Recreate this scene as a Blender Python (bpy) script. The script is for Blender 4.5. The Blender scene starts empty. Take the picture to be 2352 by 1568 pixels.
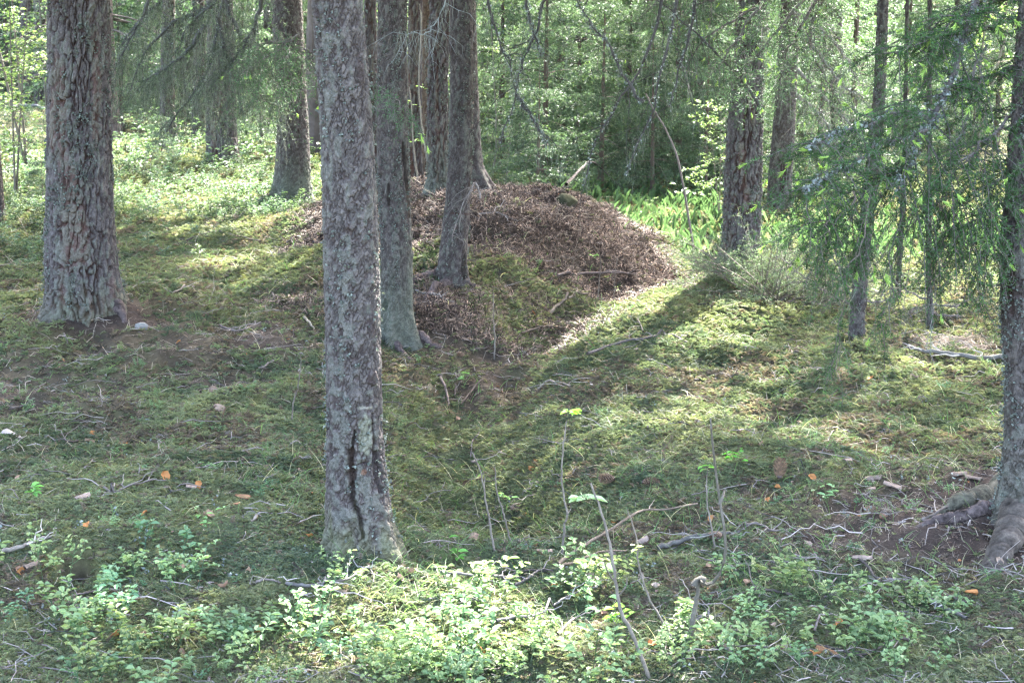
import bpy, math, numpy as np
from mathutils import Vector
rs = np.random.RandomState(7)
SC = bpy.context.scene
COL = SC.collection
# ------------------------------------------------------------------ camera, sky, sun, exposure
PITCH = math.radians(11.0); CAMZ = 1.65; FD = 3708.0        # focal length in units of a 2352 px wide photo
cam = bpy.data.cameras.new("camera"); cam.sensor_width = 36.0; cam.lens = 36.0 * FD / 2352.0
cam.clip_end = 2000; cam.clip_start = 0.05
camo = bpy.data.objects.new("camera", cam); COL.objects.link(camo)
camo.location = (0, 0, CAMZ); camo.rotation_euler = (math.pi / 2 - PITCH, 0, 0)
SC.camera = camo
cam.dof.use_dof = True; cam.dof.focus_distance = 6.2; cam.dof.aperture_fstop = 11.0
SUN_EL = math.radians(50); SUN_AZ = math.radians(22)        # azimuth from +Y towards +X
S = np.array([math.sin(SUN_AZ) * math.cos(SUN_EL), math.cos(SUN_AZ) * math.cos(SUN_EL), math.sin(SUN_EL)])
w = bpy.data.worlds.new("World"); SC.world = w; w.use_nodes = True
nt = w.node_tree; bg = nt.nodes["Background"]
sky = nt.nodes.new("ShaderNodeTexSky"); sky.sky_type = 'NISHITA'; sky.sun_disc = False
sky.sun_elevation = SUN_EL; sky.sun_rotation = SUN_AZ; sky.air_density = 1.0; sky.dust_density = 5.0; sky.ozone_density = 0.4
nt.links.new(sky.outputs[0], bg.inputs[0]); bg.inputs[1].default_value = 0.15
sl = bpy.data.lights.new("sun", 'SUN'); sl.energy = 4.0; sl.angle = math.radians(0.5); sl.color = (1.0, 0.985, 0.95)
so = bpy.data.objects.new("sun", sl); COL.objects.link(so)
so.rotation_euler = Vector((-S[0], -S[1], -S[2])).to_track_quat('-Z', 'Y').to_euler()
so.location = (4, 10, 14)
SC.view_settings.view_transform = 'Standard'; SC.view_settings.look = 'None'
SC.view_settings.exposure = 4.65; SC.view_settings.gamma = 1.0
SC.cycles.max_bounces = 6; SC.cycles.diffuse_bounces = 2; SC.cycles.glossy_bounces = 2
SC.cycles.transmission_bounces = 3; SC.cycles.transparent_max_bounces = 4
SC.cycles.caustics_reflective = False; SC.cycles.caustics_refractive = False
SC.cycles.sample_clamp_indirect = 2.0
SC.cycles.use_denoising = True; SC.cycles.denoising_prefilter = 'NONE'; SC.cycles.denoising_quality = 'HIGH'; SC.cycles.use_adaptive_sampling = False; SC.cycles.filter_width = 1.3; SC.cycles.blur_glossy = 1.0
# ------------------------------------------------------------------ noise
def _h(ix, iy, iz, seed):
    h = (ix.astype(np.int64) * 374761393 + iy.astype(np.int64) * 668265263 + iz.astype(np.int64) * 2147483647 + seed * 974634777) & 0xffffffff
    h = ((h ^ (h >> 13)) * 1274126177) & 0xffffffff
    h = ((h ^ (h >> 16)) * 2246822519) & 0xffffffff
    return ((h ^ (h >> 15)) & 0xffffff) / float(0xffffff)
def vn2(x, y, seed=0):
    ix = np.floor(x); iy = np.floor(y); fx = x - ix; fy = y - iy
    fx = fx * fx * (3 - 2 * fx); fy = fy * fy * (3 - 2 * fy); z = np.zeros_like(ix)
    a = _h(ix, iy, z, seed); b = _h(ix + 1, iy, z, seed); c = _h(ix, iy + 1, z, seed); d = _h(ix + 1, iy + 1, z, seed)
    return (a + (b - a) * fx) * (1 - fy) + (c + (d - c) * fx) * fy - 0.5
def vn3(x, y, z, seed=0):
    iz = np.floor(z); fz = z - iz; fz = fz * fz * (3 - 2 * fz)
    ix = np.floor(x); iy = np.floor(y); fx = x - ix; fy = y - iy
    fx = fx * fx * (3 - 2 * fx); fy = fy * fy * (3 - 2 * fy)
    def L(k):
        a = _h(ix, iy, k, seed); b = _h(ix + 1, iy, k, seed); c = _h(ix, iy + 1, k, seed); d = _h(ix + 1, iy + 1, k, seed)
        return (a + (b - a) * fx) * (1 - fy) + (c + (d - c) * fx) * fy
    return L(iz) * (1 - fz) + L(iz + 1) * fz - 0.5
def fb2(x, y, o=3, seed=0):
    s = 0; a = 1.0
    for k in range(o): s = s + a * vn2(x * 2**k, y * 2**k, seed + k); a *= .5
    return s
def worley(u, v, nu, seed=0):          # u wraps at nu cells; returns F1, F2, id
    iu = np.floor(u); iv = np.floor(v); f1 = np.full(u.shape, 9.0); f2 = f1.copy(); idv = np.zeros(u.shape); z = np.zeros_like(iu)
    for a in (-1, 0, 1):
        for b in (-1, 0, 1):
            cu = iu + a; cv = iv + b; wu = np.mod(cu, nu)
            dx = cu + _h(wu, cv, z, seed) - u; dy = cv + _h(wu, cv, z, seed + 5) - v
            d = np.sqrt(dx * dx + dy * dy); r = _h(wu, cv, z, seed + 9)
            m = d < f1; f2 = np.where(m, f1, np.minimum(f2, d)); idv = np.where(m, r, idv); f1 = np.where(m, d, f1)
    return f1, f2, idv
def ss(a, b, x):
    t = np.clip((x - a) / (b - a), 0, 1); return t * t * (3 - 2 * t)
# ------------------------------------------------------------------ picture geometry (lays the place out on the terrain)
Fv = np.array([0, math.cos(PITCH), -math.sin(PITCH)]); Uv = np.array([0, math.sin(PITCH), math.cos(PITCH)]); C0 = np.array([0, 0, CAMZ])
def ray(px, py): return Fv + np.array([1., 0, 0]) * (px - 1176) / FD + Uv * (784 - py) / FD
def P(px, py, Y):
    d = ray(px, py); return C0 + d * (Y / d[1])
def proj(p):
    q = p - C0; dep = q @ Fv; dep = np.where(dep < 0.05, 0.05, dep)
    return 1176 + FD * q[..., 0] / dep, 784 - FD * (q @ Uv) / dep, dep
def seg_d(x, y, pts):
    d = np.full(np.shape(x), 99.0); tt = np.zeros(np.shape(x)); n = len(pts) - 1
    for i in range(n):
        ax, ay = pts[i]; bx, by = pts[i + 1]; ex, ey = bx - ax, by - ay
        t = np.clip(((x - ax) * ex + (y - ay) * ey) / (ex * ex + ey * ey), 0, 1)
        q = np.hypot(x - ax - t * ex, y - ay - t * ey); m = q < d; d = np.where(m, q, d); tt = np.where(m, (i + t) / n, tt)
    return d, tt
HUM = [(-1.35, 5.15, .5, .13), (-2.3, 8.75, .70, .24), (-3.4, 9.7, .4, .14), (1.75, 5.35, .55, .07), (-2.1, 10.6, .35, .10), (-1.55, 11.6, .4, .12),
       (-.55, 7.35, .32, .09), (-.1, 8.7, .4, .06), (-1.15, 7.3, .4, .05), (-1.9, 12.3, .7, .10), (.35, 6.2, .5, .04), (-.45, 5.0, .3, .05)]
def mound(x, y):
    cx = np.clip(x, -.65, .22); cy = np.clip(y, 10.9, 12.0); dx = x - cx; dy = y - cy
    rr = np.sqrt((dx / np.where(dx < 0, 1.25, 1.30))**2 + (dy / np.where(dy < 0, 2.6, 1.3))**2)
    t = np.clip(1 - rr, 0, 1); return .5 * t + .5 * t * t * (3 - 2 * t)
def H(x, y, micro=True):
    x = np.asarray(x, float); y = np.asarray(y, float)
    mo_ = mound(x, y); h = mo_ * (.50 + .10 * fb2(x * 2.6, y * 2.6, 3, 19) + .035 * fb2(x * 11, y * 11, 2, 20))
    left = 1 / (1 + np.exp((x + 1.2 + .06 * (y - 12)) * 1.2))
    h = h + left * (.030 * np.clip(y - 9.5, 0, 40)) + (1 - left) * .012 * np.clip(y - 15, 0, 60)
    for cx, cy, s, a in HUM: h = h + a * np.exp(-((x - cx)**2 + (y - cy)**2) / (2 * s * s) * .9)
    d, t = seg_d(x, y, [(2.0, 11.6), (1.35, 10.3), (.75, 9.0), (.3, 8.1)]); h = h + .23 * np.exp(-(d / .40)**2) * (1 - .5 * t)
    d, t = seg_d(x, y, [(1.5, 11.8), (.95, 10.4), (.35, 9.1), (-.05, 8.1), (-.3, 7.3), (-.3, 6.5), (-.1, 5.8)]); h = h - .28 * np.exp(-(d / .44)**2)
    h = h - .17 * np.exp(-(((x + 1.30) / .040)**2 + ((y - 4.60) / .055)**2)**1.6)
    far = np.clip(1 - (np.hypot(x, y) - 12) / 30, .25, 1)
    h = h + .10 * fb2(x * .55 + 3, y * .55, 2, 3) + .055 * fb2(x * 1.9, y * 1.9 + 7, 2, 11) * far
    if micro:
        n = fb2(x * 5.5, y * 5.5, 2, 21); b = np.abs(vn2(x * 9, y * 9, 31)) * 2
        c_ = np.abs(vn2(x * 3.3 + 5, y * 3.3, 41)) * 2; h = h + (.036 * n + .018 * (.5 - b) + .060 * (.35 - c_)) * np.clip(20 / (np.hypot(x, y) + 1), .3, 1)
    return h
_g = {}
def G(px, py):
    d = ray(px, py); t0, t1 = 1.5, 1.5
    ts = 1.5 * 1.004 ** np.arange(1000); pts = C0 + d * ts[:, None]
    b = pts[:, 2] < H(pts[:, 0], pts[:, 1], False)
    k = int(np.argmax(b)) if b.any() else 999
    p = pts[k].copy(); p[2] = H(p[0], p[1], False); return p
# ------------------------------------------------------------------ mesh builder
class MB:
    def __init__(s): s.V = []; s.F = {3: [], 4: []}; s.C = []; s.n = 0
    def add(s, V, F, C):
        V = np.asarray(V, np.float32).reshape(-1, 3); C = np.asarray(C, np.float32)
        if C.ndim == 1: C = np.tile(C, (len(V), 1))
        s.V.append(V); s.C.append(C)
        for f in (F if isinstance(F, (list, tuple)) else [F]):
            f = np.asarray(f, np.int64)
            if len(f): s.F[f.shape[1]].append(f + s.n)
        s.n += len(V); return s
    def build(s, name, mat, parent=None, smooth=False, origin=None):
        V = np.concatenate(s.V); C = np.concatenate(s.C)
        if origin is not None: V = V - np.asarray(origin, np.float32)
        fs = [np.concatenate(s.F[k]) for k in (3, 4) if s.F[k]]
        me = bpy.data.meshes.new(name); me.vertices.add(len(V)); me.vertices.foreach_set("co", V.ravel())
        nl = sum(f.size for f in fs); nf = sum(len(f) for f in fs)
        me.loops.add(nl); me.loops.foreach_set("vertex_index", np.concatenate([f.ravel() for f in fs]).astype(np.int32))
        me.polygons.add(nf); tot = np.concatenate([np.full(len(f), f.shape[1]) for f in fs])
        me.polygons.foreach_set("loop_start", np.concatenate([[0], np.cumsum(tot)[:-1]]).astype(np.int32))
        me.update(calc_edges=True)
        me.polygons.foreach_set("use_smooth", np.full(nf, smooth))
        ca = me.color_attributes.new("col", 'FLOAT_COLOR', 'POINT')
        ca.data.foreach_set("color", np.concatenate([np.clip(C, 0, 1), np.ones((len(C), 1))], 1).astype(np.float32).ravel())
        me.materials.append(mat); me.validate()
        o = bpy.data.objects.new(name, me); COL.objects.link(o)
        if origin is not None: o.location = origin
        if parent is not None: o.parent = parent
        return o
def tag(o, label=None, cat=None, group=None, kind=None):
    for k, v in (("label", label), ("category", cat), ("group", group), ("kind", kind)):
        if v: o[k] = v
    return o
def empty(name, loc, label, cat, group=None):
    o = bpy.data.objects.new(name, None); COL.objects.link(o); o.location = loc; o.empty_display_size = .2
    return tag(o, label, cat, group)
def child(o, parent):         # parent keeping world coordinates of a mesh built in world space
    o.parent = parent; o.location = Vector(o.location) - Vector(parent.location); return o
def dup(root, loc, rz, sc, label, group=None):
    r = root.copy(); COL.objects.link(r); r.location = loc; r.rotation_euler = (0, 0, rz); r.scale = (sc, sc, sc)
    if label: r['label'] = label
    if group: r['group'] = group
    for c in root.children:
        d = c.copy(); COL.objects.link(d); d.parent = r
        for g in c.children:
            e = g.copy(); COL.objects.link(e); e.parent = d
    return r
def nrm(v): return v / np.maximum(np.linalg.norm(v, axis=-1, keepdims=True), 1e-9)
# ------------------------------------------------------------------ materials
def mat(name, rough=.9, spec=.2, noise=60., namp=.35, bump=.0, trans=0., objrand=0., fine=300., coat=0.):
    m = bpy.data.materials.new(name); m.use_nodes = True; t = m.node_tree; n = t.nodes; b = n["Principled BSDF"]; L = t.links.new
    b.inputs["Roughness"].default_value = rough; b.inputs["Specular IOR Level"].default_value = spec
    a = n.new("ShaderNodeAttribute"); a.attribute_name = "col"
    tc = n.new("ShaderNodeTexCoord")
    no = n.new("ShaderNodeTexNoise"); no.inputs["Scale"].default_value = noise; no.inputs["Detail"].default_value = 4; no.inputs["Roughness"].default_value = .65
    L(tc.outputs["Object"], no.inputs["Vector"])
    mr = n.new("ShaderNodeMapRange"); mr.inputs[1].default_value = .25; mr.inputs[2].default_value = .75
    mr.inputs[3].default_value = 1 - namp; mr.inputs[4].default_value = 1 + namp; L(no.outputs["Fac"], mr.inputs[0])
    mx = n.new("ShaderNodeVectorMath"); mx.operation = 'SCALE'; L(a.outputs["Color"], mx.inputs[0])
    if objrand > 0:
        oi = n.new("ShaderNodeObjectInfo"); m2 = n.new("ShaderNodeMapRange"); m2.inputs[3].default_value = 1 - objrand; m2.inputs[4].default_value = 1 + objrand
        L(oi.outputs["Random"], m2.inputs[0]); mu = n.new("ShaderNodeMath"); mu.operation = 'MULTIPLY'
        L(mr.outputs[0], mu.inputs[0]); L(m2.outputs[0], mu.inputs[1]); L(mu.outputs[0], mx.inputs["Scale"])
    else: L(mr.outputs[0], mx.inputs["Scale"])
    L(mx.outputs[0], b.inputs["Base Color"])
    if bump > 0:
        nb = n.new("ShaderNodeTexNoise"); nb.inputs["Scale"].default_value = fine; nb.inputs["Detail"].default_value = 3; L(tc.outputs["Object"], nb.inputs["Vector"])
        bp = n.new("ShaderNodeBump"); bp.inputs["Strength"].default_value = bump; bp.inputs["Distance"].default_value = .004
        L(nb.outputs["Fac"], bp.inputs["Height"]); L(bp.outputs[0], b.inputs["Normal"])
    if trans > 0:
        tr = n.new("ShaderNodeBsdfTranslucent"); ms = n.new("ShaderNodeMixShader"); ms.inputs[0].default_value = trans
        sc = n.new("ShaderNodeVectorMath"); sc.operation = 'MULTIPLY'; sc.inputs[1].default_value = (1.15, 1.25, .80)
        L(mx.outputs[0], sc.inputs[0]); L(sc.outputs[0], tr.inputs[0])
        L(b.outputs[0], ms.inputs[1]); L(tr.outputs[0], ms.inputs[2]); L(ms.outputs[0], n["Material Output"].inputs[0])
    return m
M_ground = mat("forest_soil", .95, .1, 45, .45, .7, fine=160)
M_bark = mat("tree_bark", .92, .12, 110, .40, 1.0, fine=260)
M_farbark = mat("distant_bark", .9, .2, 14, .30, objrand=.25)
M_lichen = mat("bark_lichen", .9, .2, 120, .3, trans=.1)
M_moss = mat("feather_moss", .75, .25, 12, .25, trans=.35)
M_litter = mat("needle_litter", .75, .2, 30, .3)
M_leaf = mat("shrub_leaf", .5, .28, 50, .15, trans=.38)
M_grass = mat("grass_blade", .5, .4, 30, .15, trans=.4)
M_needle = mat("spruce_needle", .6, .12, 25, .2, trans=.22)
M_farneedle = mat("distant_needle", .5, .35, 6, .3, trans=.38, objrand=.2)
M_wood = mat("dead_wood", .85, .12, 120, .3, .5, fine=500)
M_stone = mat("granite", .75, .3, 200, .25, .6, fine=250)
M_cone = mat("cone_scale", .6, .4, 300, .25)
# ------------------------------------------------------------------ geometry primitives
def tube_arr(P4, r0, r1, sides=3):      # P4 (n,k,3) polylines, radii arrays -> V,F4
    n, k, _ = P4.shape; T = np.gradient(P4, axis=1); T = nrm(T)
    ref = np.where(np.abs(T[..., 2:3]) > .9, np.array([1., 0, 0]), np.array([0, 0, 1.])); A = nrm(np.cross(T, ref)); B = np.cross(T, A)
    r = (np.asarray(r0).reshape(-1, 1) * (1 - np.linspace(0, 1, k)) + np.asarray(r1).reshape(-1, 1) * np.linspace(0, 1, k))
    if r.shape[0] == 1: r = np.repeat(r, n, 0)
    th = np.arange(sides) * 2 * math.pi / sides
    V = P4[:, :, None, :] + r[:, :, None, None] * (A[:, :, None, :] * np.cos(th)[None, None, :, None] + B[:, :, None, :] * np.sin(th)[None, None, :, None])
    idx = np.arange(n * k * sides).reshape(n, k, sides); nx = np.roll(idx, -1, 2)
    F = np.stack([idx[:, :-1], nx[:, :-1], nx[:, 1:], idx[:, 1:]], -1).reshape(-1, 4)
    return V.reshape(-1, 3), F
def path(pts, n=24):                    # smooth resample (Catmull-Rom)
    p = np.asarray(pts, float); p = np.vstack([2 * p[0] - p[1], p, 2 * p[-1] - p[-2]]); m = len(p) - 3
    t = np.linspace(0, m - 1e-6, n); i = t.astype(int); f = (t - i)[:, None]
    a, b, c, d = p[i], p[i + 1], p[i + 2], p[i + 3]
    return .5 * (2 * b + (c - a) * f + (2 * a - 5 * b + 4 * c - d) * f**2 + (3 * b - a - 3 * c + d) * f**3)
def stick(mb, pts, r0, r1, col, sides=6, n=24, wob=.004):
    p = path(pts, n); p = p + rs.normal(0, wob, p.shape) * np.linspace(.3, 1, n)[:, None]
    V, F = tube_arr(p[None], [r0], [r1], sides); c = np.tile(np.asarray(col, float), (len(V), 1)) * (1 + .25 * vn3(V[:, 0] * 60, V[:, 1] * 60, V[:, 2] * 60)[:, None] * 2)
    mb.add(V, F, c); return p
def curved(start, d, L, down, k=4):     # (n,3),(n,3),(n) -> (n,k,3)
    s = np.linspace(0, 1, k)[None, :, None]; return start[:, None] + d[:, None] * L[:, None, None] * s + np.array([0, 0, -1.]) * (down * L)[:, None, None] * s**2
def side_twigs(paths, n, L, droop, fwd=.55, t0=.1, up=.0, k=4, rnd=.35, taper=.6):
    m, kk, _ = paths.shape; t = (t0 + (1 - t0) * (np.arange(n) + rs.rand(m, n)) / n); q = t * (kk - 1); i = np.minimum(q.astype(int), kk - 2); f = (q - i)[..., None]
    a = np.take_along_axis(paths, i[..., None].repeat(3, -1), 1); b = np.take_along_axis(paths, (i + 1)[..., None].repeat(3, -1), 1)
    st = a + (b - a) * f; T = nrm(b - a); side = np.cross(T, np.array([0, 0, 1.])); side = nrm(side + 1e-4)
    sg = np.where((np.arange(n) % 2) == 0, 1., -1.)[None, :, None] * np.where(rs.rand(m, 1, 1) < .5, 1, -1)
    d = nrm(side * sg + T * fwd + np.array([0, 0, 1.]) * up + rs.normal(0, rnd, st.shape))
    plen = np.linalg.norm(np.diff(paths, axis=1), axis=2).sum(1)
    Ls = L * (1 - taper * t) * (.65 + .7 * rs.rand(m, n)) * np.ones((m, 1))
    c = curved(st.reshape(-1, 3), d.reshape(-1, 3), Ls.reshape(-1), droop * (.6 + .8 * rs.rand(m * n)), k); c[:, 1:] += rs.normal(0, .045, (m * n, k - 1, 3)) * Ls.reshape(-1, 1, 1); return c
def needles(mb, tw, spacing, ln, wd, col, cv=.25, ang=.55, upb=.1):
    n, k, _ = tw.shape; Ls = np.linalg.norm(np.diff(tw, axis=1), axis=2).sum(1); N = np.maximum(2, np.ceil(Ls / spacing)).astype(int)
    ti = np.repeat(np.arange(n), N); t = rs.rand(len(ti)) * (k - 1); i = np.minimum(t.astype(int), k - 2); f = (t - i)[:, None]
    a = tw[ti, i]; b = tw[ti, i + 1]; p = a + (b - a) * f; T = nrm(b - a); r = rs.normal(0, 1, p.shape); r = nrm(r - (r * T).sum(1, keepdims=True) * T)
    d = nrm(T * ang + r + np.array([0, 0, upb])); ll = (ln * (.7 + .5 * rs.rand(len(p))))[:, None]
    wv = nrm(np.cross(d, rs.normal(0, 1, p.shape))) * wd * .5
    V = np.stack([p - wv, p + wv, p + d * ll + wv * .3], 1).reshape(-1, 3); F = np.arange(len(V)).reshape(-1, 3)
    c = np.asarray(col) * (1 + cv * rs.normal(0, 1, (n, 1)))[ti] * (1 + .15 * rs.normal(0, 1, (len(p), 1)))
    mb.add(V, F, np.clip(np.repeat(c, 3, 0), .005, .9))
def shoots(mb, tw, prob, ln, wd, col, per=14):
    m = rs.rand(len(tw)) < prob; t = tw[m]
    if not len(t): return
    tip = t[:, -1]; T = nrm(t[:, -1] - t[:, -2] + np.array([0, 0, -.3]) * .01); n = len(t)
    ax = curved(tip, T, np.full(n, ln * 1.5), np.full(n, .15), 3)
    tip = np.repeat(tip, per, 0); T = np.repeat(T, per, 0); s = rs.rand(n * per, 1)
    d = nrm(T * 1.5 + rs.normal(0, .42, T.shape)); p = tip + T * s * ln * .8; wv = nrm(np.cross(d, rs.normal(0, 1, d.shape))) * wd * .5
    V = np.stack([p - wv, p + wv, p + d * ln + wv * .3], 1).reshape(-1, 3)
    mb.add(V, np.arange(len(V)).reshape(-1, 3), np.repeat(np.asarray(col) * (1 + .15 * rs.normal(0, 1, (len(p), 1))), 3, 0))
def leaves(mb, p, d, up, L, W, col, fold=.25, cv=.18):
    n = len(p); d = nrm(d); s = nrm(np.cross(d, up)); u = np.cross(s, d); L = np.broadcast_to(L, n)[:, None]; W = np.broadcast_to(W, n)[:, None] * .5
    lift = u * W * fold * 2
    V = np.stack([p, p + d * L * .30 + s * W * .85 + lift, p + d * L * .68 + s * W * .8 + lift, p + d * L - u * L * .12, p + d * L * .68 - s * W * .8 + lift, p + d * L * .30 - s * W * .85 + lift, ], 1).reshape(-1, 3)
    b = np.arange(n)[:, None] * 6; F = np.concatenate([b + [0, 1, 2, 3], b + [0, 3, 4, 5]])
    c = np.asarray(col) * (1 + cv * rs.normal(0, 1, (n, 1))); c = np.broadcast_to(c, (n, 3))
    mb.add(V, F, np.clip(np.repeat(c, 6, 0), .01, .9))
def rotz(a):
    c, s_ = np.cos(a), np.sin(a); R = np.zeros((len(a), 3, 3)); R[:, 0, 0] = c; R[:, 0, 1] = -s_; R[:, 1, 0] = s_; R[:, 1, 1] = c; R[:, 2, 2] = 1; return R
def scat(mb, T, pos, R, sc, col):       # T=(V,[F..],C)
    V, F, C = T; n = len(pos); X = np.einsum('nij,mj->nmi', R, V) * sc[:, None, None] + pos[:, None]
    off = (np.arange(n) * len(V))[:, None, None]
    mb.add(X.reshape(-1, 3), [(f[None] + off).reshape(-1, f.shape[1]) for f in F], (C[None] * col[:, None]).reshape(-1, 3))
def tmpl(mb):
    V = np.concatenate(mb.V); return V, [np.concatenate(mb.F[k]) for k in (3, 4) if mb.F[k]], np.concatenate(mb.C)
# ------------------------------------------------------------------ ground cover masks
def litter_mask(x, y):
    m = ss(.06, .45, mound(x, y)) * ss(9.55, 10.3, y + .25 * x + 1.3 * fb2(x * 1.3, y * 1.3, 2, 77)) * .95
    def el(cx, cy, rx, ry, a=1.): return a * np.clip(1.25 - np.sqrt(((x - cx) / rx)**2 + ((y - cy) / ry)**2), 0, 1)
    g = G_PTS
    for (px, py, rx, ry, a) in g: m = np.maximum(m, el(px, py, rx, ry, a))
    m = m + .55 * fb2(x * 1.1, y * 1.1, 3, 91) * .7 + .25 * fb2(x * 5, y * 5, 2, 15) - .02
    return np.clip(m, 0, 1)
def gp(px, py): p = G(px, py); return p[0], p[1]
G_PTS = []
for px, py, rx, ry, a in [(200, 720, .65, .5, 1.), (330, 810, .9, .55, .8), (620, 790, .8, .7, .75), (1000, 740, .5, .9, .8), (1110, 900, .35, .8, .85), (2230, 1180, .95, .75, 1.3),
                          (2150, 790, .9, .8, .8), (1300, 770, .4, .6, .5), (660, 490, .8, .6, 1.), (540, 500, .5, .4, .7), (60, 900, .9, .8, .8), (420, 860, .9, .5, .7), (2150, 1230, .8, .5, 1.2), (700, 700, .9, .4, .6), (1150, 840, .4, .5, .8), (1480, 600, .8, 1., 1.), (850, 520, .4, .5, .5)]:
    x0, y0 = gp(px, py); G_PTS.append((x0, y0, rx, ry, a))
G_PTS.append((-1.30, 4.60, .045, .065, 1.6))
# light gaps (photo positions of the sunny patches, in the 2352-wide frame): the canopy has holes where these lie on the ground
GAPS = [(990, 1420, 165, 85, 0), (1060, 1510, 330, 60, 0), (560, 1500, 380, 60, 0), (1270, 1480, 170, 100, .0), (1500, 1530, 160, 50, 0),
        (1450, 722, 225, 26, -.36), (1590, 665, 70, 26, -.5), (1640, 770, 230, 60, -.42), (1700, 900, 180, 70, -.2), (1480, 985, 230, 30, -.1), (1180, 1130, 130, 28, -.1), (1900, 1000, 160, 40, -.1),
        (540, 528, 215, 20, -.05), (500, 612, 70, 20, .05), (430, 455, 190, 50, 0), (560, 480, 120, 25, 0), (60, 440, 80, 60, 0), (2130, 640, 210, 60, 0), (2050, 560, 250, 50, 0),
        (1560, 540, 120, 60, .2), (1180, 1500, 100, 60, 0), (370, 1510, 90, 40, 0), (300, 580, 40, 16, 0)]
GAPW = [1.4, 0.75, 0.68, 0.7, 0.5, 1.6, 1.5, 0.68, 0.46, 0.42, 0.42, 0.38, 1.2, 0.75, .8, 0.9, 0.9, 1.0, 1.0, 0.8, 0.5, 0.5, 0.5]
def lightmap(px, py):
    v = np.zeros(np.shape(px))
    for (cx, cy, rx, ry, a), wt in zip(GAPS, GAPW):
        c, s_ = math.cos(a), math.sin(a); dx = px - cx; dy = py - cy
        q = np.sqrt(((dx * c + dy * s_) / rx)**2 + ((-dx * s_ + dy * c) / ry)**2); v = np.maximum(v, wt * np.clip(1.55 - q, 0, 1))
    return v
def keep(p, thr=.42):                   # False where a bit of crown would shade one of the sunny patches
    q = p.copy(); t = p[:, 2] / S[2]
    for _ in range(3):
        g = p - S * t[:, None]; t = t + (g[:, 2] - H(g[:, 0], g[:, 1], False)) / S[2]
    g = p - S * t[:, None]; px, py, _ = proj(g)
    v = lightmap(px, py); far = g[:, 1] > 13.5
    v = np.where(far, np.maximum(v, .32 + 1.7 * fb2(g[:, 0] * .5 + 9, g[:, 1] * .35, 2, 55)), v)
    v = np.where(far & (g[:, 0] > .6) & (g[:, 0] < 2.8) & (g[:, 1] < 19), .95, v); v = v - .42 * (far & (g[:, 0] < -1.5) & (g[:, 1] > 15.5)); v = v + .45 * fb2(g[:, 0] * 2.6, g[:, 1] * 2.6, 2, 44) + rs.uniform(-.22, .22, len(v))
    return v < thr
# ------------------------------------------------------------------ the ground
def make_ground():
    inn = np.radians(np.linspace(-27, 27, 760)); out = np.radians(np.linspace(27, 333, 150)[1:-1]); A = np.concatenate([inn, out])
    R = np.concatenate([[.4, 1., 1.8, 2.5], 3.0 * (40 / 3.0) ** (np.linspace(0, 1, 760)), 40 * (320 / 40.) ** np.linspace(0, 1, 30)[1:]])
    x = R[:, None] * np.sin(A); y = R[:, None] * np.cos(A); z = H(x, y)
    L = litter_mask(x, y); n1 = fb2(x * 3.1, y * 3.1, 3, 61)[..., None]; n2 = fb2(x * 14, y * 14, 2, 62)[..., None]
    moss = np.array([.070, .068, .032]) * (1 + .5 * n1) + np.array([.03, .03, 0]) * n2
    lit = np.array([.036, .026, .021]) * (1 + .5 * n2)
    c = moss * (1 - L[..., None]) + lit * L[..., None]
    na, nr = len(A), len(R); idx = np.arange(na * nr).reshape(nr, na); nx = np.roll(idx, -1, 1)
    F = np.stack([idx[:-1], nx[:-1], nx[1:], idx[1:]], -1).reshape(-1, 4)
    V = np.stack([x, y, z], -1).reshape(-1, 3); ci = len(V); V = np.vstack([V, [0, 0, float(H(0, 0))]])
    F3 = np.stack([idx[0], np.full(na, ci), nx[0]], -1)
    mb = MB(); mb.add(V, [F, F3], np.vstack([c.reshape(-1, 3), [moss.mean((0, 1))]]))
    o = mb.build("ground", M_ground, smooth=True); o["kind"] = "structure"
make_ground()
def sample(n, d0, d1, p=1.0, half=22., box=None):
    # ground points with density falling as 1/d^(1+p) per square metre
    u = rs.rand(n)
    if abs(p - 1) < 1e-6: d = d0 * (d1 / d0) ** u
    else: d = (d0**(1 - p) + u * (d1**(1 - p) - d0**(1 - p))) ** (1 / (1 - p))
    a = np.radians((rs.rand(n) * 2 - 1) * half); x = d * np.sin(a); y = d * np.cos(a); return x, y, d
def tiltR(n, tilt):
    a = rs.rand(n) * 2 * math.pi; ax = rs.rand(n) * 2 * math.pi; t = rs.normal(0, tilt, n)
    R = rotz(a); c, s_ = np.cos(t), np.sin(t); k = np.stack([np.cos(ax), np.sin(ax), np.zeros(n)], 1)
    K = np.zeros((n, 3, 3)); K[:, 0, 2] = k[:, 1]; K[:, 1, 2] = -k[:, 0]; K[:, 2, 0] = -k[:, 1]; K[:, 2, 1] = k[:, 0]
    return np.einsum('nij,njk->nik', np.eye(3)[None] + s_[:, None, None] * K + (1 - c)[:, None, None] * (K @ K), R)
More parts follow.
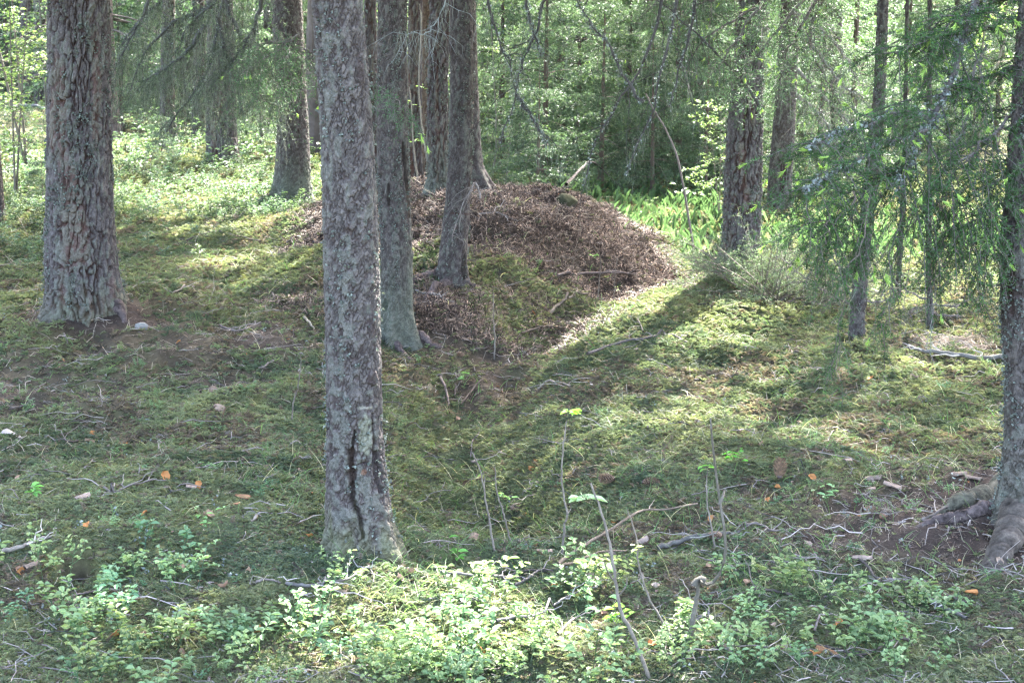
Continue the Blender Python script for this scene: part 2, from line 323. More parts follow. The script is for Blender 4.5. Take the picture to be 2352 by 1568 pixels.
# ------------------------------------------------------------------ tree trunks
def bark(style, th, v, R, seed, nu_base):
    """height of the bark (m) and its colour at angle th, height v on a stem of radius R"""
    wx = 1.3 * vn3(np.cos(th) * 2.2, np.sin(th) * 2.2, v * 5, seed) + .5 * vn3(np.cos(th) * 7, np.sin(th) * 7, v * 18, seed + 1)
    g = vn3(np.cos(th) * 3, np.sin(th) * 3, v * 3.5, seed + 2); fine = vn3(np.cos(th) * R * 160, np.sin(th) * R * 160, v * 130, seed + 3)
    mid = vn3(np.cos(th) * R * 60, np.sin(th) * R * 60, v * 45, seed + 4)
    if style == 'pine':
        w2 = vn3(np.cos(th) * R * 45, np.sin(th) * R * 45, v * 28, seed + 7); w3 = vn3(np.cos(th) * R * 20, np.sin(th) * R * 20, v * 9, seed + 8)
        nu = max(7, int(round(2 * math.pi * R / .036))); f1, f2, cid = worley(th / (2 * math.pi) * nu + w3 * .9 + w2 * .75, v / .15 + wx * .4 + w2 * 1.1, nu, seed)
        nu2 = nu * 2; g1, g2, c2 = worley(th / (2 * math.pi) * nu2 + w2 * 1.6 + wx, v / .045 + w2 * 1.5, nu2, seed + 20)
        e = f2 - f1 + .22 * w3 + .30 * mid * .6; cr = 1 - ss(-.02, .20, e); c3 = (1 - ss(.0, .24, g2 - g1 + .2 * fine)) * .55
        h = -.019 * cr * min(1, R / .13) - .007 * c3 + .008 * (c2 - .5) + .005 * mid + .003 * fine + .006 * (cid - .5)
        base = np.array([.072, .062, .060]) * (1 + .5 * (c2[..., None] - .5) + .5 * fine[..., None])
        red = np.array([.050, .030, .026]); k = np.clip(cr * .9 + c3 * .4, 0, 1)[..., None]
        col = base * (1 - k) + red * k; rb = ss(.12, .3, g)[..., None] * .5
        col = col * (1 - rb) + np.array([.105, .058, .046]) * rb
        li = ss(.02, .24, mid + .6 * g + .03) * (1 - cr) * .7
    else:
        w2 = vn3(np.cos(th) * R * 90, np.sin(th) * R * 90, v * 70, seed + 7); nu = max(8, int(round(2 * math.pi * R / .012))); f1, f2, cid = worley(th / (2 * math.pi) * nu + wx * .8 + w2 * 1.2, v / .017 + wx * 1.2 + w2 * 1.2, nu, seed)
        e = f2 - f1 + .5 * mid; cr = 1 - ss(.0, .2, e)
        h = -.0042 * cr + .0040 * (cid - .5) + .0034 * mid + .0012 * fine + .004 * g + .0018 * (.5 - (v / .021 + wx * 1.2) % 1.0) * (cid > .5)
        base = np.array([.067, .057, .052]) * (1 + .6 * (cid[..., None] - .5) + .25 * fine[..., None])
        kn = ss(.30, .42, vn3(np.cos(th) * R * 16, np.sin(th) * R * 16, v * 13, seed + 30)); h = h + .008 * kn; k = np.clip(cr * .75 + .6 * kn + .2 * ss(.1, .4, w2), 0, 1)[..., None] * .9; col = base * (1 - k) + np.array([.036, .025, .023]) * k
        li = ss(.12, .30, mid + .8 * g) * .42
    if style == 'pale':
        col = col * np.array([1.35, 1.15, .95])
    col = col * (1 - li[..., None] * .6) + np.array([.125, .135, .108]) * li[..., None] * .6
    return h, np.clip(col, .01, .9)
def trunk(axis, rad, style, seed, top=9.0, flare=.35, lobes=5, nu=200, dv=.005, crack=None, wet=None, green=0., mossy=0., name="trunk", hi=2.35, mat_=None):
    """axis: list of points (low to high) measured on the stem, rad: radii there"""
    axis = np.array(axis, float); rad = np.array(rad, float); zb = float(H(axis[0, 0], axis[0, 1], False))
    zs = [zb - .30]; z = zb - .30
    while z < hi + .02 * axis[0, 1]: z += dv; zs.append(z)
    while z < top: z += .08 + (z - hi) * .06; zs.append(z)
    zs = np.array(zs); d = (axis[-1] - axis[0]) / (axis[-1, 2] - axis[0, 2])
    zc = np.clip(zs, axis[0, 2], axis[-1, 2]); ex = zs - zc
    ax = np.stack([np.interp(zc, axis[:, 2], axis[:, i]) + d[i] * ex * .6 for i in (0, 1)], 1)
    ax += np.stack([.012 * np.sin(zs * 2.3 + seed), .012 * np.cos(zs * 1.9 + seed)], 1) * ss(0, .4, zs - zb)[:, None]
    r = np.interp(zc, axis[:, 2], rad); r = np.where(zs > axis[-1, 2], r * np.clip(1 - .7 * (zs - axis[-1, 2]) / (top - axis[-1, 2] + .01), .1, 1), r)
    th = np.arange(nu) * 2 * math.pi / nu; TH, ZZ = np.meshgrid(th, zs); RR = np.repeat(r[:, None], nu, 1)
    hgt = ZZ - zb; ph = seed * 1.7; lob = .5 + .5 * np.cos(lobes * TH + ph + .8 * np.sin(TH * 2 + ph)); lob = lob ** 1.5
    RR = RR * (1 + flare * np.exp(-np.clip(hgt, -.3, 9) / .11) * (.25 + lob) + .03 * np.sin(3 * TH + seed + ZZ))
    h, col = bark(style, TH, ZZ, float(np.mean(rad)), seed, None)
    X = ax[:, 0:1] + (RR + h) * np.sin(TH); Y = ax[:, 1:2] - (RR + h) * np.cos(TH)
    if crack or wet:
        px, py, _ = proj(np.stack([X, Y, ZZ], -1)); front = np.cos(TH) > -.1
        for pts, wd, dep, dk in (crack or []):
            dd, tt = seg_d(px, py, pts); wv = wd * (.55 + .45 * np.sin(math.pi * tt)) * (1 + .5 * vn2(px / 9, py / 9, 5) * 2); m = np.where(front, 1 - ss(.35, 1.15, dd / wv), 0)
            RR = RR - dep * m; col = col * (1 - m[..., None] * .93) + np.array(dk) * m[..., None] * .93
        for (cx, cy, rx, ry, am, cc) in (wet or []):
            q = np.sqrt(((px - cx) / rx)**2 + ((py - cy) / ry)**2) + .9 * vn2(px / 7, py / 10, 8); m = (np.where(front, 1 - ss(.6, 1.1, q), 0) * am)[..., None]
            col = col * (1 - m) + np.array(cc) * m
        X = ax[:, 0:1] + (RR + h) * np.sin(TH); Y = ax[:, 1:2] - (RR + h) * np.cos(TH)
    if green > 0:
        m = (green * (1 - ss(.05, .55, hgt + .25 * vn2(TH * 3, ZZ * 6, 3))))[..., None]; col = col * (1 - m) + np.array([.105, .128, .085]) * m
    if mossy > 0:
        m = (mossy * (1 - ss(.0, .16, hgt + .15 * vn2(TH * 4, ZZ * 9, 4))))[..., None]; col = col * (1 - m) + np.array([.09, .10, .035]) * m
    idx = np.arange(X.size).reshape(X.shape); nx = np.roll(idx, -1, 1)
    F = np.stack([idx[:-1], nx[:-1], nx[1:], idx[1:]], -1).reshape(-1, 4)
    mb = MB(); mb.add(np.stack([X, Y, ZZ], -1), F, col.reshape(-1, 3))
    return mb, dict(zs=zs, ax=ax, r=r, zb=zb, base=np.array([np.interp(zb, zs, ax[:, 0]), np.interp(zb, zs, ax[:, 1]), zb]))
def lichen_flakes(info, n, z0, z1, size, seed, th0=-2.0, th1=2.0, clump=.5, pale=1.):
    """small frilly grey-green flakes standing on the bark"""
    r_ = np.random.RandomState(seed); m = n * 3; th = r_.uniform(th0, th1, m); z = info['zb'] + z0 + (z1 - z0) * r_.rand(m)
    k = vn3(np.cos(th) * 2.5, np.sin(th) * 2.5, z * 5, seed) + .5 * vn3(np.cos(th) * 8, np.sin(th) * 8, z * 17, seed + 1) > clump * .3 - .05
    th = th[k][:n]; z = z[k][:n]; n = len(th); r = np.interp(z, info['zs'], info['r']) + .001; ax = np.stack([np.interp(z, info['zs'], info['ax'][:, i]) for i in (0, 1)], 1)
    fl = 1 + .2 * np.exp(-np.clip(z - info['zb'], 0, 9) / .11); r = r * fl
    N = np.stack([np.sin(th), -np.cos(th), np.zeros(n)], 1); p = np.concatenate([ax + N[:, :2] * r[:, None], z[:, None]], 1)
    mb = MB()
    for q in range(3):
        d = nrm(N * .8 + r_.normal(0, .7, (n, 3)) + [0, 0, -.15]); s = size * (.5 + r_.rand(n)); up = nrm(N + r_.normal(0, .6, (n, 3)))
        c = np.array([.112, .122, .104]) * pale * (1 + .25 * r_.normal(0, 1, (n, 1)))
        leaves(mb, p + r_.normal(0, .003, p.shape), d, up, s * .8, s * .75, np.clip(c, .05, .5), fold=.5, cv=.05)
    return mb
def crown_sprays(info, n, z0, z1, reach, seed, coarse=1.0):
    """upper crown: limbs with flat fans of needles; holes where the photo shows the sun coming through"""
    r_ = np.random.RandomState(seed); n = int(n * 1.3); zz = np.sort(info['zb'] * 0 + z0 + (z1 - z0) * r_.rand(n)); ph = r_.rand(n) * 2 * math.pi
    ax = np.stack([np.interp(zz, info['zs'], info['ax'][:, i]) for i in (0, 1)] + [zz], 1)
    L = reach * (1 - .55 * ((zz - z0) / (z1 - z0))**1.5) * (.7 + .5 * r_.rand(n)); d = np.stack([np.cos(ph), np.sin(ph), r_.uniform(-.15, .2, n)], 1)
    limb = curved(ax, nrm(d), L, np.full(n, .12), 6); t1 = side_twigs(limb, 20, .6, .25, taper=.45); k = keep(t1[:, 0], .6) & keep(t1[:, 2]); t1 = t1[k]
    t2 = side_twigs(t1, 6, .20, .3, taper=.4); t2 = t2[keep(t2[:, 2])]; t1 = t1[keep(t1[:, 3]) & keep(t1[:, 1])]
    # whole limbs that reach low enough to cross a sunbeam go too
    kl = keep(limb[:, 3], .6) & keep(limb[:, 5], .6) & keep(limb[:, 1], .8) & keep(limb[:, 4], .6); lb = limb[kl]
    mb = MB(); V, F = tube_arr(lb, .022, .005, 4); mb.add(V, F, np.array([.10, .085, .075])); 
    mf = MB(); needles(mf, t1, .016 * coarse, .048 * coarse, .017 * coarse, [.030, .050, .022]); needles(mf, t2, .016 * coarse, .045 * coarse, .017 * coarse, [.034, .056, .024])
    return mb, mf
TREES = {}
SPEC = [
 # name key, kind, label, pts (px,py,width) from the foot up, style, options
 ('pine_left', 'pine', 'thick rough-barked pine standing on the mossy rise at the left, nearest of the pines', [(198, 705, 190), (190, 640, 166), (188, 400, 150), (183, 200, 143), (176, 0, 140)], 'pine', dict(flare=.18, nu=300, dv=.0048, lich=1000, seed=3, lobes=6, mossy=.2)),
 ('spruce_front', 'spruce', 'nearest spruce, grey scaly stem with a split resin wound above its foot', [(836, 1262, 162), (832, 1225, 148), (818, 1000, 131), (800, 600, 127), (788, 300, 122), (772, 0, 118)], 'spruce',
    dict(flare=.28, nu=300, dv=.0030, lich=420, seed=5, lobes=5, mossy=.35, crack=[([(815, 990), (806, 1060), (812, 1100), (808, 1150), (826, 1185), (834, 1235)], 9, .012, (.018, .013, .011)), ([(808, 1030), (806, 1120)], 13, .010, (.03, .02, .016)),
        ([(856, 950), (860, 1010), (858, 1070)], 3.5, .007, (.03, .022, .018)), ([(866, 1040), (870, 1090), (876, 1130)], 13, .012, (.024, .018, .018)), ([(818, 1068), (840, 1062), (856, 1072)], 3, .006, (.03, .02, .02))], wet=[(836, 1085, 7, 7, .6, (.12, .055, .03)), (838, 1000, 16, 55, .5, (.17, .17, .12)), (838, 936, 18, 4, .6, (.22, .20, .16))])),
 ('spruce_second', 'spruce', 'slim spruce right behind the nearest one, pale green crusted foot and black scars', [(912, 768, 86), (909, 700, 73), (906, 400, 73), (905, 200, 71), (903, 0, 69)], 'spruce',
    dict(flare=.30, nu=220, dv=.0045, lich=900, seed=8, lobes=5, green=.3, crack=[([(926, 330), (932, 380), (936, 440)], 8, .008, (.02, .015, .013)), ([(892, 425), (893, 472)], 6, .006, (.02, .015, .013)), ([(884, 690), (884, 712)], 10, .008, (.02, .017, .015)), ([(938, 420), (940, 500)], 6, .004, (.035, .025, .02))])),
 ('spruce_third', 'spruce', 'slim dark spruce with bare spreading roots at the foot of the needle mound', [(1042, 650, 72), (1041, 600, 64), (1046, 500, 60), (1052, 400, 57), (1058, 200, 54), (1062, 0, 53)], 'spruce', dict(flare=.22, nu=200, dv=.0055, lich=700, seed=12, crack=[([(1068, 585), (1066, 640)], 9, .006, (.022, .018, .015)), ([(1035, 490), (1080, 492)], 3, .002, (.05, .03, .025))])),
 ('pine_mound', 'pine', 'straight pine with a flared foot on top of the needle mound, left of its neighbour', [(1002, 452, 62), (1008, 400, 50), (1008, 200, 49), (1010, 0, 50)], 'pine', dict(flare=.40, nu=200, dv=.007, lich=300, seed=15, green=.3)),
 ('spruce_mound', 'spruce', 'dark spruce on the crest of the needle mound, its root reaching right', [(1095, 432, 68), (1080, 380, 58), (1072, 200, 46), (1068, 0, 44)], 'spruce', dict(flare=.45, nu=180, dv=.007, lich=200, seed=17)),
 ('spruce_rise', 'spruce', 'grey-green spruce with a wide flared foot behind the left pine', [(668, 468, 92), (670, 430, 84), (670, 300, 74), (666, 180, 70), (662, 0, 67)], 'spruce', dict(flare=.35, nu=220, dv=.006, lich=500, seed=19, green=.4, lobes=4)),
 ('pine_stout', 'pine', 'stout furrowed pine in the bilberry slope, root running down to the right', [(514, 384, 78), (512, 330, 73), (508, 220, 70), (505, 100, 62), (503, 0, 60)], 'pine', dict(flare=.25, nu=200, dv=.009, lich=100, seed=23)),
 ('pine_right', 'pine', 'large reddish pine on the right bank with sunlit right edge', [(1686, 622, 92), (1700, 560, 86), (1707, 400, 88), (1716, 250, 80), (1722, 120, 66), (1728, 0, 60)], 'pine', dict(flare=.15, nu=260, dv=.0055, lich=500, seed=27)),
 ('spruce_right', 'spruce', 'brown spruce with a black resin scar just right of the large reddish pine', [(1788, 520, 60), (1802, 300, 52), (1808, 150, 46), (1812, 0, 42)], 'spruce', dict(flare=.15, nu=180, dv=.006, lich=200, seed=29, crack=[([(1792, 372), (1800, 400), (1796, 440)], 11, .005, (.03, .02, .018)), ([(1812, 480), (1806, 520)], 7, .004, (.035, .025, .02))])),
 ('spruce_thin', 'spruce', 'thin leaning spruce rising out of the green boughs at the right', [(1967, 778, 36), (1976, 650, 33), (1982, 560, 33), (2000, 380, 32), (2014, 250, 29), (2027, 60, 26), (2030, 0, 25)], 'spruce', dict(flare=.2, nu=120, dv=.006, lich=500, seed=31)),
 ('spruce_edge', 'spruce', 'foreground spruce cut by the right edge of the picture, thick surface roots', [(2350, 1215, 150), (2348, 1120, 112), (2355, 1000, 100), (2362, 850, 100), (2358, 700, 108), (2362, 560, 112), (2372, 350, 96), (2380, 150, 94), (2386, 0, 92)], 'spruce', dict(flare=.25, nu=280, dv=.0036, lich=900, seed=34, green=.15, crack=[([(2318, 560), (2312, 640), (2322, 720)], 16, .010, (.05, .034, .03)), ([(2322, 900), (2318, 1010)], 6, .005, (.05, .04, .035))])),
 ('spruce_left_edge', 'spruce', 'trunk cut off by the left edge with its foot in the sunny bilberries', [(-18, 512, 66), (-16, 470, 52), (-24, 380, 50), (-36, 200, 44), (-44, 0, 42)], 'spruce', dict(flare=.4, nu=120, dv=.009, lich=100, seed=37)),
 ('pine_olive', 'pine', 'olive-barked pine glimpsed between the two slim spruces', [(956, 396, 34), (955, 300, 34), (953, 150, 33), (951, 0, 33)], 'pine', dict(flare=.15, nu=110, dv=.012, lich=0, seed=41)),
 ('pine_orange', 'pine', 'orange-brown pine trunk behind the mound, beside the olive one', [(984, 400, 36), (982, 300, 33), (980, 150, 32), (979, 0, 32)], 'pale', dict(flare=.1, nu=110, dv=.012, lich=0, seed=43)),
 ('pine_gap', 'pine', 'dim pine trunk seen in the gap right of the nearest spruce', [(856, 440, 34), (856, 300, 30), (855, 150, 29), (853, 0, 28)], 'pine', dict(flare=.2, nu=110, dv=.012, lich=0, seed=45)),
 ('pine_snag', 'pine', 'ragged reddish pine foot among hanging grey twigs, left of the stout pine', [(388, 338, 42), (388, 290, 36), (386, 200, 32), (384, 0, 30)], 'pine', dict(flare=.3, nu=100, dv=.014, lich=0, seed=47)),
 ('pine_twin', 'pine', 'narrow pine close on the left of the stout furrowed pine', [(456, 328, 34), (456, 280, 31), (456, 150, 29), (456, 0, 28)], 'pine', dict(flare=.2, nu=100, dv=.014, lich=0, seed=49)),
 ('pine_far_a', 'pine', 'left one of two far pines behind the leafy saplings', [(62, 236, 27), (61, 150, 25), (59, 0, 24)], 'pine', dict(flare=.15, nu=80, dv=.02, lich=0, seed=51)),
 ('pine_far_b', 'pine', 'right one of two far pines behind the leafy saplings', [(93, 242, 32), (92, 150, 28), (90, 0, 27)], 'pine', dict(flare=.15, nu=80, dv=.02, lich=0, seed=53)),
 ('spruce_far_c', 'spruce', 'far dark trunk just right of the thick left pine', [(290, 262, 32), (290, 180, 29), (288, 0, 27)], 'spruce', dict(flare=.2, nu=80, dv=.02, lich=0, seed=55)),
 ('spruce_far_d', 'spruce', 'dark far spruce foot left of the flared grey-green spruce', [(622, 305, 36), (621, 200, 27), (620, 0, 25)], 'spruce', dict(flare=.5, nu=80, dv=.02, lich=0, seed=57)),
 ('pine_far_e', 'pine', 'far pine between the left pine and the ragged foot', [(338, 258, 30), (336, 180, 27), (334, 0, 26)], 'pine', dict(flare=.2, nu=80, dv=.02, lich=0, seed=59)),
 ('spruce_sap', 'spruce', 'thin reddish stem under the boughs left of the edge spruce', [(2136, 748, 15), (2137, 600, 13), (2136, 400, 12), (2130, 200, 11)], 'spruce', dict(flare=.2, nu=40, dv=.012, lich=0, seed=61, top=3.2)),
 ('spruce_sap_b', 'spruce', 'thinner stem half hidden by hanging twigs right of the leaning spruce', [(2062, 690, 13), (2066, 560, 12), (2072, 400, 11)], 'spruce', dict(flare=.2, nu=40, dv=.012, lich=0, seed=63, top=3.0)),
 ('spruce_dim', 'spruce', 'dim reddish trunk in the background right of the brown spruce', [(1930, 440, 36), (1924, 250, 33), (1918, 0, 32)], 'spruce', dict(flare=.2, nu=80, dv=.02, lich=0, seed=65)),
 ('spruce_dusk', 'spruce', 'shadowy brown trunk among the sunlit boughs above the mound', [(1345, 300, 30), (1340, 150, 27), (1322, 0, 26)], 'spruce', dict(flare=.2, nu=80, dv=.02, lich=0, seed=67)),
]
YFIX = {'spruce_right': 14.6, 'spruce_dusk': 19.0, 'pine_olive': 15.5, 'pine_orange': 16.5, 'pine_gap': 15.0, 'spruce_dim': 17.0, '_': 0, 'pine_mound': 11.3, 'spruce_mound': 11.9}
def at_ground(px, Y): # point on the terrain at distance Y under photo column px (x solved at the ground height)
    z = 0.0
    for _ in range(4):
        dep = Y * Fv[1] + (z - CAMZ) * Fv[2]; x = (px - 1176) / FD * dep; z = float(H(x, Y, False))
    return np.array([x, Y, z])
for key, kind, label, pts, style, o in SPEC:
    if key in YFIX: b = at_ground(pts[0][0], YFIX[key])
    else: b = G(pts[0][0], pts[0][1])
    o = dict(o); seed = o.pop('seed'); lich = o.pop('lich'); Yr = b[1]; axis = []; rad = []
    for i, (px, py, wd) in enumerate(pts):
        p = P(px, py, Yr)
        if i == 0: p = b.copy()
        dep = (p - C0) @ Fv; rad.append(wd / FD * dep / 2 * (.93 if i == 0 else .985)); axis.append(p)
    top = o.pop('top', 8.8 + 1.5 * ((seed * 7) % 5) / 5)
    mb, info = trunk(axis, rad, style, seed, top=top, **o); info['Y'] = Yr; info['rad'] = rad
    root = empty(kind + "_tree", info['base'], label, kind)
    child(mb.build("trunk", M_bark, smooth=True, origin=info['base']), root)
    if lich: child(lichen_flakes(info, lich, 0.02, 2.2, .009 if style == 'spruce' else .012, seed).build("lichen", M_lichen, origin=info['base']), root)["kind"] = "stuff"
    info['root'] = root; TREES[key] = info
# ------------------------------------------------------------------ roots above ground
def root_tube(parent, pts, r0, r1, label=None, col=(.062, .047, .044), lift=.75, mossy=False):
    """pts in the photo frame; the root creeps over the terrain there"""
    g = np.array([G(px, py) for px, py in pts]); K = 90; p = path(g, K); rr = np.linspace(r0, r1, K) * .9 * (1 + .18 * vn2(np.arange(K) * .25, np.full(K, r0 * 99), 7) * 2)
    p[:, 2] = H(p[:, 0], p[:, 1]) + rr * (lift - 1.7 * ss(.62, 1., np.linspace(0, 1, K)))
    V, F = tube_arr(p[None], [1.], [1.], 24); C = np.repeat(p, 24, 0); V = C + (V - C) * np.repeat(rr, 24)[:, None]
    n = vn3(V[:, 0] * 40, V[:, 1] * 40, V[:, 2] * 40, 3) + vn3(V[:, 0] * 130, V[:, 1] * 130, V[:, 2] * 130, 4); V = C + (V - C) * (1 + .12 * n[:, None]); c = np.array(col) * (1 + 1.1 * n[:, None])
    mb = MB(); mb.add(V, F, c); o = mb.build("root", M_bark, smooth=True, origin=np.array(parent.location)); o.parent = parent; o.location = (0, 0, 0)
    if label: o["label"] = label
R_ = lambda k: TREES[k]['root']
root_tube(R_('spruce_edge'), [(2310, 1140), (2250, 1172), (2190, 1190), (2130, 1205)], .060, .012, "mossy root running left", (.075, .068, .050))
root_tube(R_('spruce_edge'), [(2300, 1205), (2230, 1215), (2150, 1222), (2080, 1228)], .035, .010)
root_tube(R_('spruce_edge'), [(2345, 1190), (2330, 1240), (2300, 1285), (2260, 1330)], .075, .035, "thick root bending toward the camera", (.052, .043, .036))
root_tube(R_('spruce_third'), [(1030, 640), (1000, 640), (960, 650), (935, 668)], .035, .012)
root_tube(R_('spruce_third'), [(1035, 655), (1010, 668), (985, 690), (968, 700)], .035, .010)
root_tube(R_('spruce_third'), [(1010, 650), (1035, 648), (1065, 655), (1095, 668), (1105, 682)], .022, .010)
root_tube(R_('spruce_second'), [(930, 765), (960, 778), (990, 790), (1025, 792)], .040, .010)
root_tube(R_('spruce_second'), [(905, 780), (920, 795), (935, 805), (960, 812)], .028, .008)
root_tube(R_('spruce_mound'), [(1100, 425), (1125, 428), (1150, 437), (1175, 440)], .05, .015)
root_tube(R_('pine_stout'), [(540, 375), (560, 390), (590, 405), (625, 425)], .06, .012)
root_tube(R_('pine_left'), [(255, 720), (275, 735), (290, 752)], .05, .015)
root_tube(R_('spruce_rise'), [(640, 465), (610, 468), (580, 480)], .05, .012)
# ------------------------------------------------------------------ upper crowns that shade the glade
for key, n, z0, z1, reach in [('pine_left', 30, 4.2, 8.8, 2.4), ('spruce_front', 46, 3.0, 8.6, 2.3), ('spruce_second', 40, 3.2, 8.6, 2.1), ('spruce_third', 36, 3.2, 8.6, 2.1), ('pine_mound', 30, 3.4, 8.8, 2.2),
        ('spruce_mound', 30, 3.2, 8.6, 2.0), ('spruce_rise', 44, 2.9, 8.6, 2.3), ('pine_stout', 26, 3.4, 8.6, 2.2), ('pine_right', 44, 3.2, 9.0, 2.6), ('spruce_right', 90, 3.3, 8.6, 3.1),
        ('spruce_thin', 40, 3.0, 8.4, 2.0), ('spruce_edge', 46, 2.9, 8.6, 2.4), ('spruce_dim', 24, 3.2, 8.6, 2.2), ('spruce_left_edge', 36, 3.0, 8.4, 2.2), ('pine_gap', 18, 4., 8.6, 2.2), ('pine_olive', 18, 4., 8.6, 2.0), ('pine_orange', 30, 3.6, 8.6, 2.2), ('spruce_dusk', 40, 4.5, 8.6, 2.6)]:
    t = TREES[key]; b = np.array(t['root'].location); limbs, nee = crown_sprays(t, n, z0, z1, reach, len(key) * 7 + n)
    c = nee.build("crown", M_farneedle, origin=b); c.parent = t['root']; c.location = (0, 0, 0)
    l = limbs.build("limbs", M_bark, origin=b); l.parent = t['root']; l.location = (0, 0, 0)
# unseen spruces added outside the frame so their crowns shade the foreground
for i, (x, y, n, rc) in enumerate([(3.3, 8.2, 60, 2.6), (4.9, 11.5, 50, 2.6), (2.6, 5.9, 44, 2.2), (-4.6, 8.6, 44, 2.4), (4.6, 6.2, 40, 2.4), (-3.6, 5.6, 36, 2.2), (6.2, 14.5, 44, 2.6)]):
    z = float(H(x, y, False)); mb, info = trunk([(x, y, z), (x + .02, y, z + 2)], [.13, .12], 'spruce', 80 + i, top=8.6, flare=.2, nu=60, dv=.03)
    r = empty("spruce_tree", info['base'], "unseen spruce added outside the frame to shade the glade", "spruce", "spruces outside the frame")
    child(mb.build("trunk", M_bark, smooth=True, origin=info['base']), r); limbs, nee = crown_sprays(info, n, 2.9, 8.6, rc, 200 + i)
    for nm, m_, q in (("crown", M_farneedle, nee), ("limbs", M_bark, limbs)): child(q.build(nm, m_, origin=info['base']), r)
# ------------------------------------------------------------------ background trees
def thicket_spruce(Ht, seed, spread=.42, dens=1., nd=(.014, .036, .0095), col=(.060, .092, .056), z0=.12, hang=.18):
    global rs
    keep_ = rs; rs = np.random.RandomState(seed)
    zz = np.arange(z0, Ht * .97, .27); n_per = 5; z = np.repeat(zz, n_per) + rs.normal(0, .03, len(zz) * n_per); a = rs.rand(len(z)) * 2 * math.pi
    L = np.clip(spread * (Ht - z) + .12, .1, 1.35) * rs.uniform(.6, 1.15, len(z))
    br = curved(np.stack([0 * z, 0 * z, z], 1), nrm(np.stack([np.cos(a), np.sin(a), rs.uniform(-.05, .35, len(z))], 1)), L, rs.uniform(.15, .5, len(z)), 7)
    t1 = side_twigs(br, int(12 * dens), .34, hang, taper=.55, rnd=.18); t2 = side_twigs(t1, 4, .13, hang, taper=.4, rnd=.2)
    mt = MB(); st = curved(np.array([[0, 0, -.2]]), np.array([[.01, .01, 1.]]), np.array([Ht + .2]), np.array([0.]), 12); V, F = tube_arr(st, .012 + .012 * Ht, .004, 7); mt.add(V, F, np.array([.085, .062, .050]))
    mbr = MB(); V, F = tube_arr(br, .007, .002, 3); mbr.add(V, F, np.array([.085, .065, .055]))
    mf = MB(); sp, ln, wd = nd; needles(mf, br[:, 1:], sp, ln, wd, col); needles(mf, t1, sp, ln, wd, col); needles(mf, t2, sp, ln * .9, wd, np.array(col) * 1.15)
    shoots(mf, t2, .10, .04, .008, np.array([.13, .19, .07]), 6)
    rs = keep_; return mt, mbr, mf
def tall_spruce(seed, z0=1.0, hang=.4, Ht=9.5, dens=1.):
    global rs
    keep_ = rs; rs = np.random.RandomState(seed); n = int(70 * dens); z = z0 + (Ht - z0) * rs.rand(n)**1.15; a = rs.rand(n) * 2 * math.pi
    L = rs.uniform(.7, 2.0, n) * np.clip((Ht + 1 - z) / Ht, .2, 1); br = curved(np.stack([.1 * np.cos(a), .1 * np.sin(a), z], 1), nrm(np.stack([np.cos(a), np.sin(a), rs.uniform(-.2, .1, n)], 1)), L, rs.uniform(.1, .5, n), 7)
    live = rs.rand(n) < np.clip((z - z0) * .5 + .45, 0, 1); t1 = side_twigs(br[live], 12, .5, hang); t2 = side_twigs(t1, 4, .18, hang); dt = side_twigs(br[~live], 9, .4, hang * 1.1)
    mt = MB(); m_, info = trunk([(0, 0, 0), (.02, .03, 2.5)], [.13, .115], 'spruce', seed, top=Ht, flare=.3, nu=48, dv=.04) if False else (None, None)
    zs = np.linspace(-.3, Ht, 40); st = np.stack([.04 * np.sin(zs + seed), .04 * np.cos(zs * .8), zs], 1)[None]; V, F = tube_arr(st, .14, .02, 14)
    fl = 1 + .5 * np.exp(-np.clip(V[:, 2], 0, 9) / .15); V = V * np.stack([fl, fl, np.ones_like(fl)], 1); mt.add(V, F, np.array([.125, .100, .090]) * (1 + .5 * vn3(V[:, 0] * 9, V[:, 1] * 9, V[:, 2] * 5)[:, None] * 2))
    mbr = MB(); V, F = tube_arr(br, .014, .003, 4); mbr.add(V, F, np.array([.10, .085, .075])); V, F = tube_arr(dt, .004, .0015, 3); mbr.add(V, F, np.array([.14, .13, .12]))
    mf = MB(); needles(mf, t1, .026, .05, .013, [.036, .066, .032]); needles(mf, t2, .026, .05, .013, [.040, .076, .035])
    rs = keep_; return mt, mbr, mf
def leafy_sapling(Ht, seed, nl=1.0, col=(.10, .145, .055), leaf=.055):
    global rs
    keep_ = rs; rs = np.random.RandomState(seed); ns = rs.randint(1, 3); mt = MB(); ml = MB()
    for s_ in range(ns):
        lean = rs.normal(0, .16, 2); st = path([(0, 0, -.05), (lean[0] * Ht * .3, lean[1] * Ht * .3, Ht * .4), (lean[0] * Ht * .8, lean[1] * Ht * .8, Ht)], 14)
        V, F = tube_arr(st[None], .012 * Ht / 2.5 + .002, .003, 5); mt.add(V, F, np.array([.12, .105, .085]))
        tw = side_twigs(st[None], int(11 * nl), .75, .12, fwd=.35, t0=.22, up=.15, k=5, taper=.5); V, F = tube_arr(tw, .004, .0015, 3); mt.add(V, F, np.array([.11, .09, .07]))
        t2 = side_twigs(tw, 4, .28, .1, fwd=.6); V, F = tube_arr(t2, .002, .001, 3); mt.add(V, F, np.array([.11, .09, .07]))
        al = np.concatenate([tw[:, [1, 2, 3, 4]], t2]); n = 8; i = rs.randint(1, 4, (len(al), n)); p = np.take_along_axis(al, i[..., None].repeat(3, -1), 1).reshape(-1, 3)
        d = rs.normal(0, 1, p.shape) * [1, 1, .25]; leaves(ml, p + rs.normal(0, .015, p.shape), d, np.array([0, 0, 1.]) + rs.normal(0, .25, p.shape), leaf * rs.uniform(.7, 1.2, len(p)), leaf * .62, col, .2)
    rs = keep_; return mt, ml
def variant(name, parts, label, cat, group):
    r = empty(name, (0, 0, 0), label, cat, group)
    for nm, m_, q in parts: q.build(nm, m_, r)
    return r
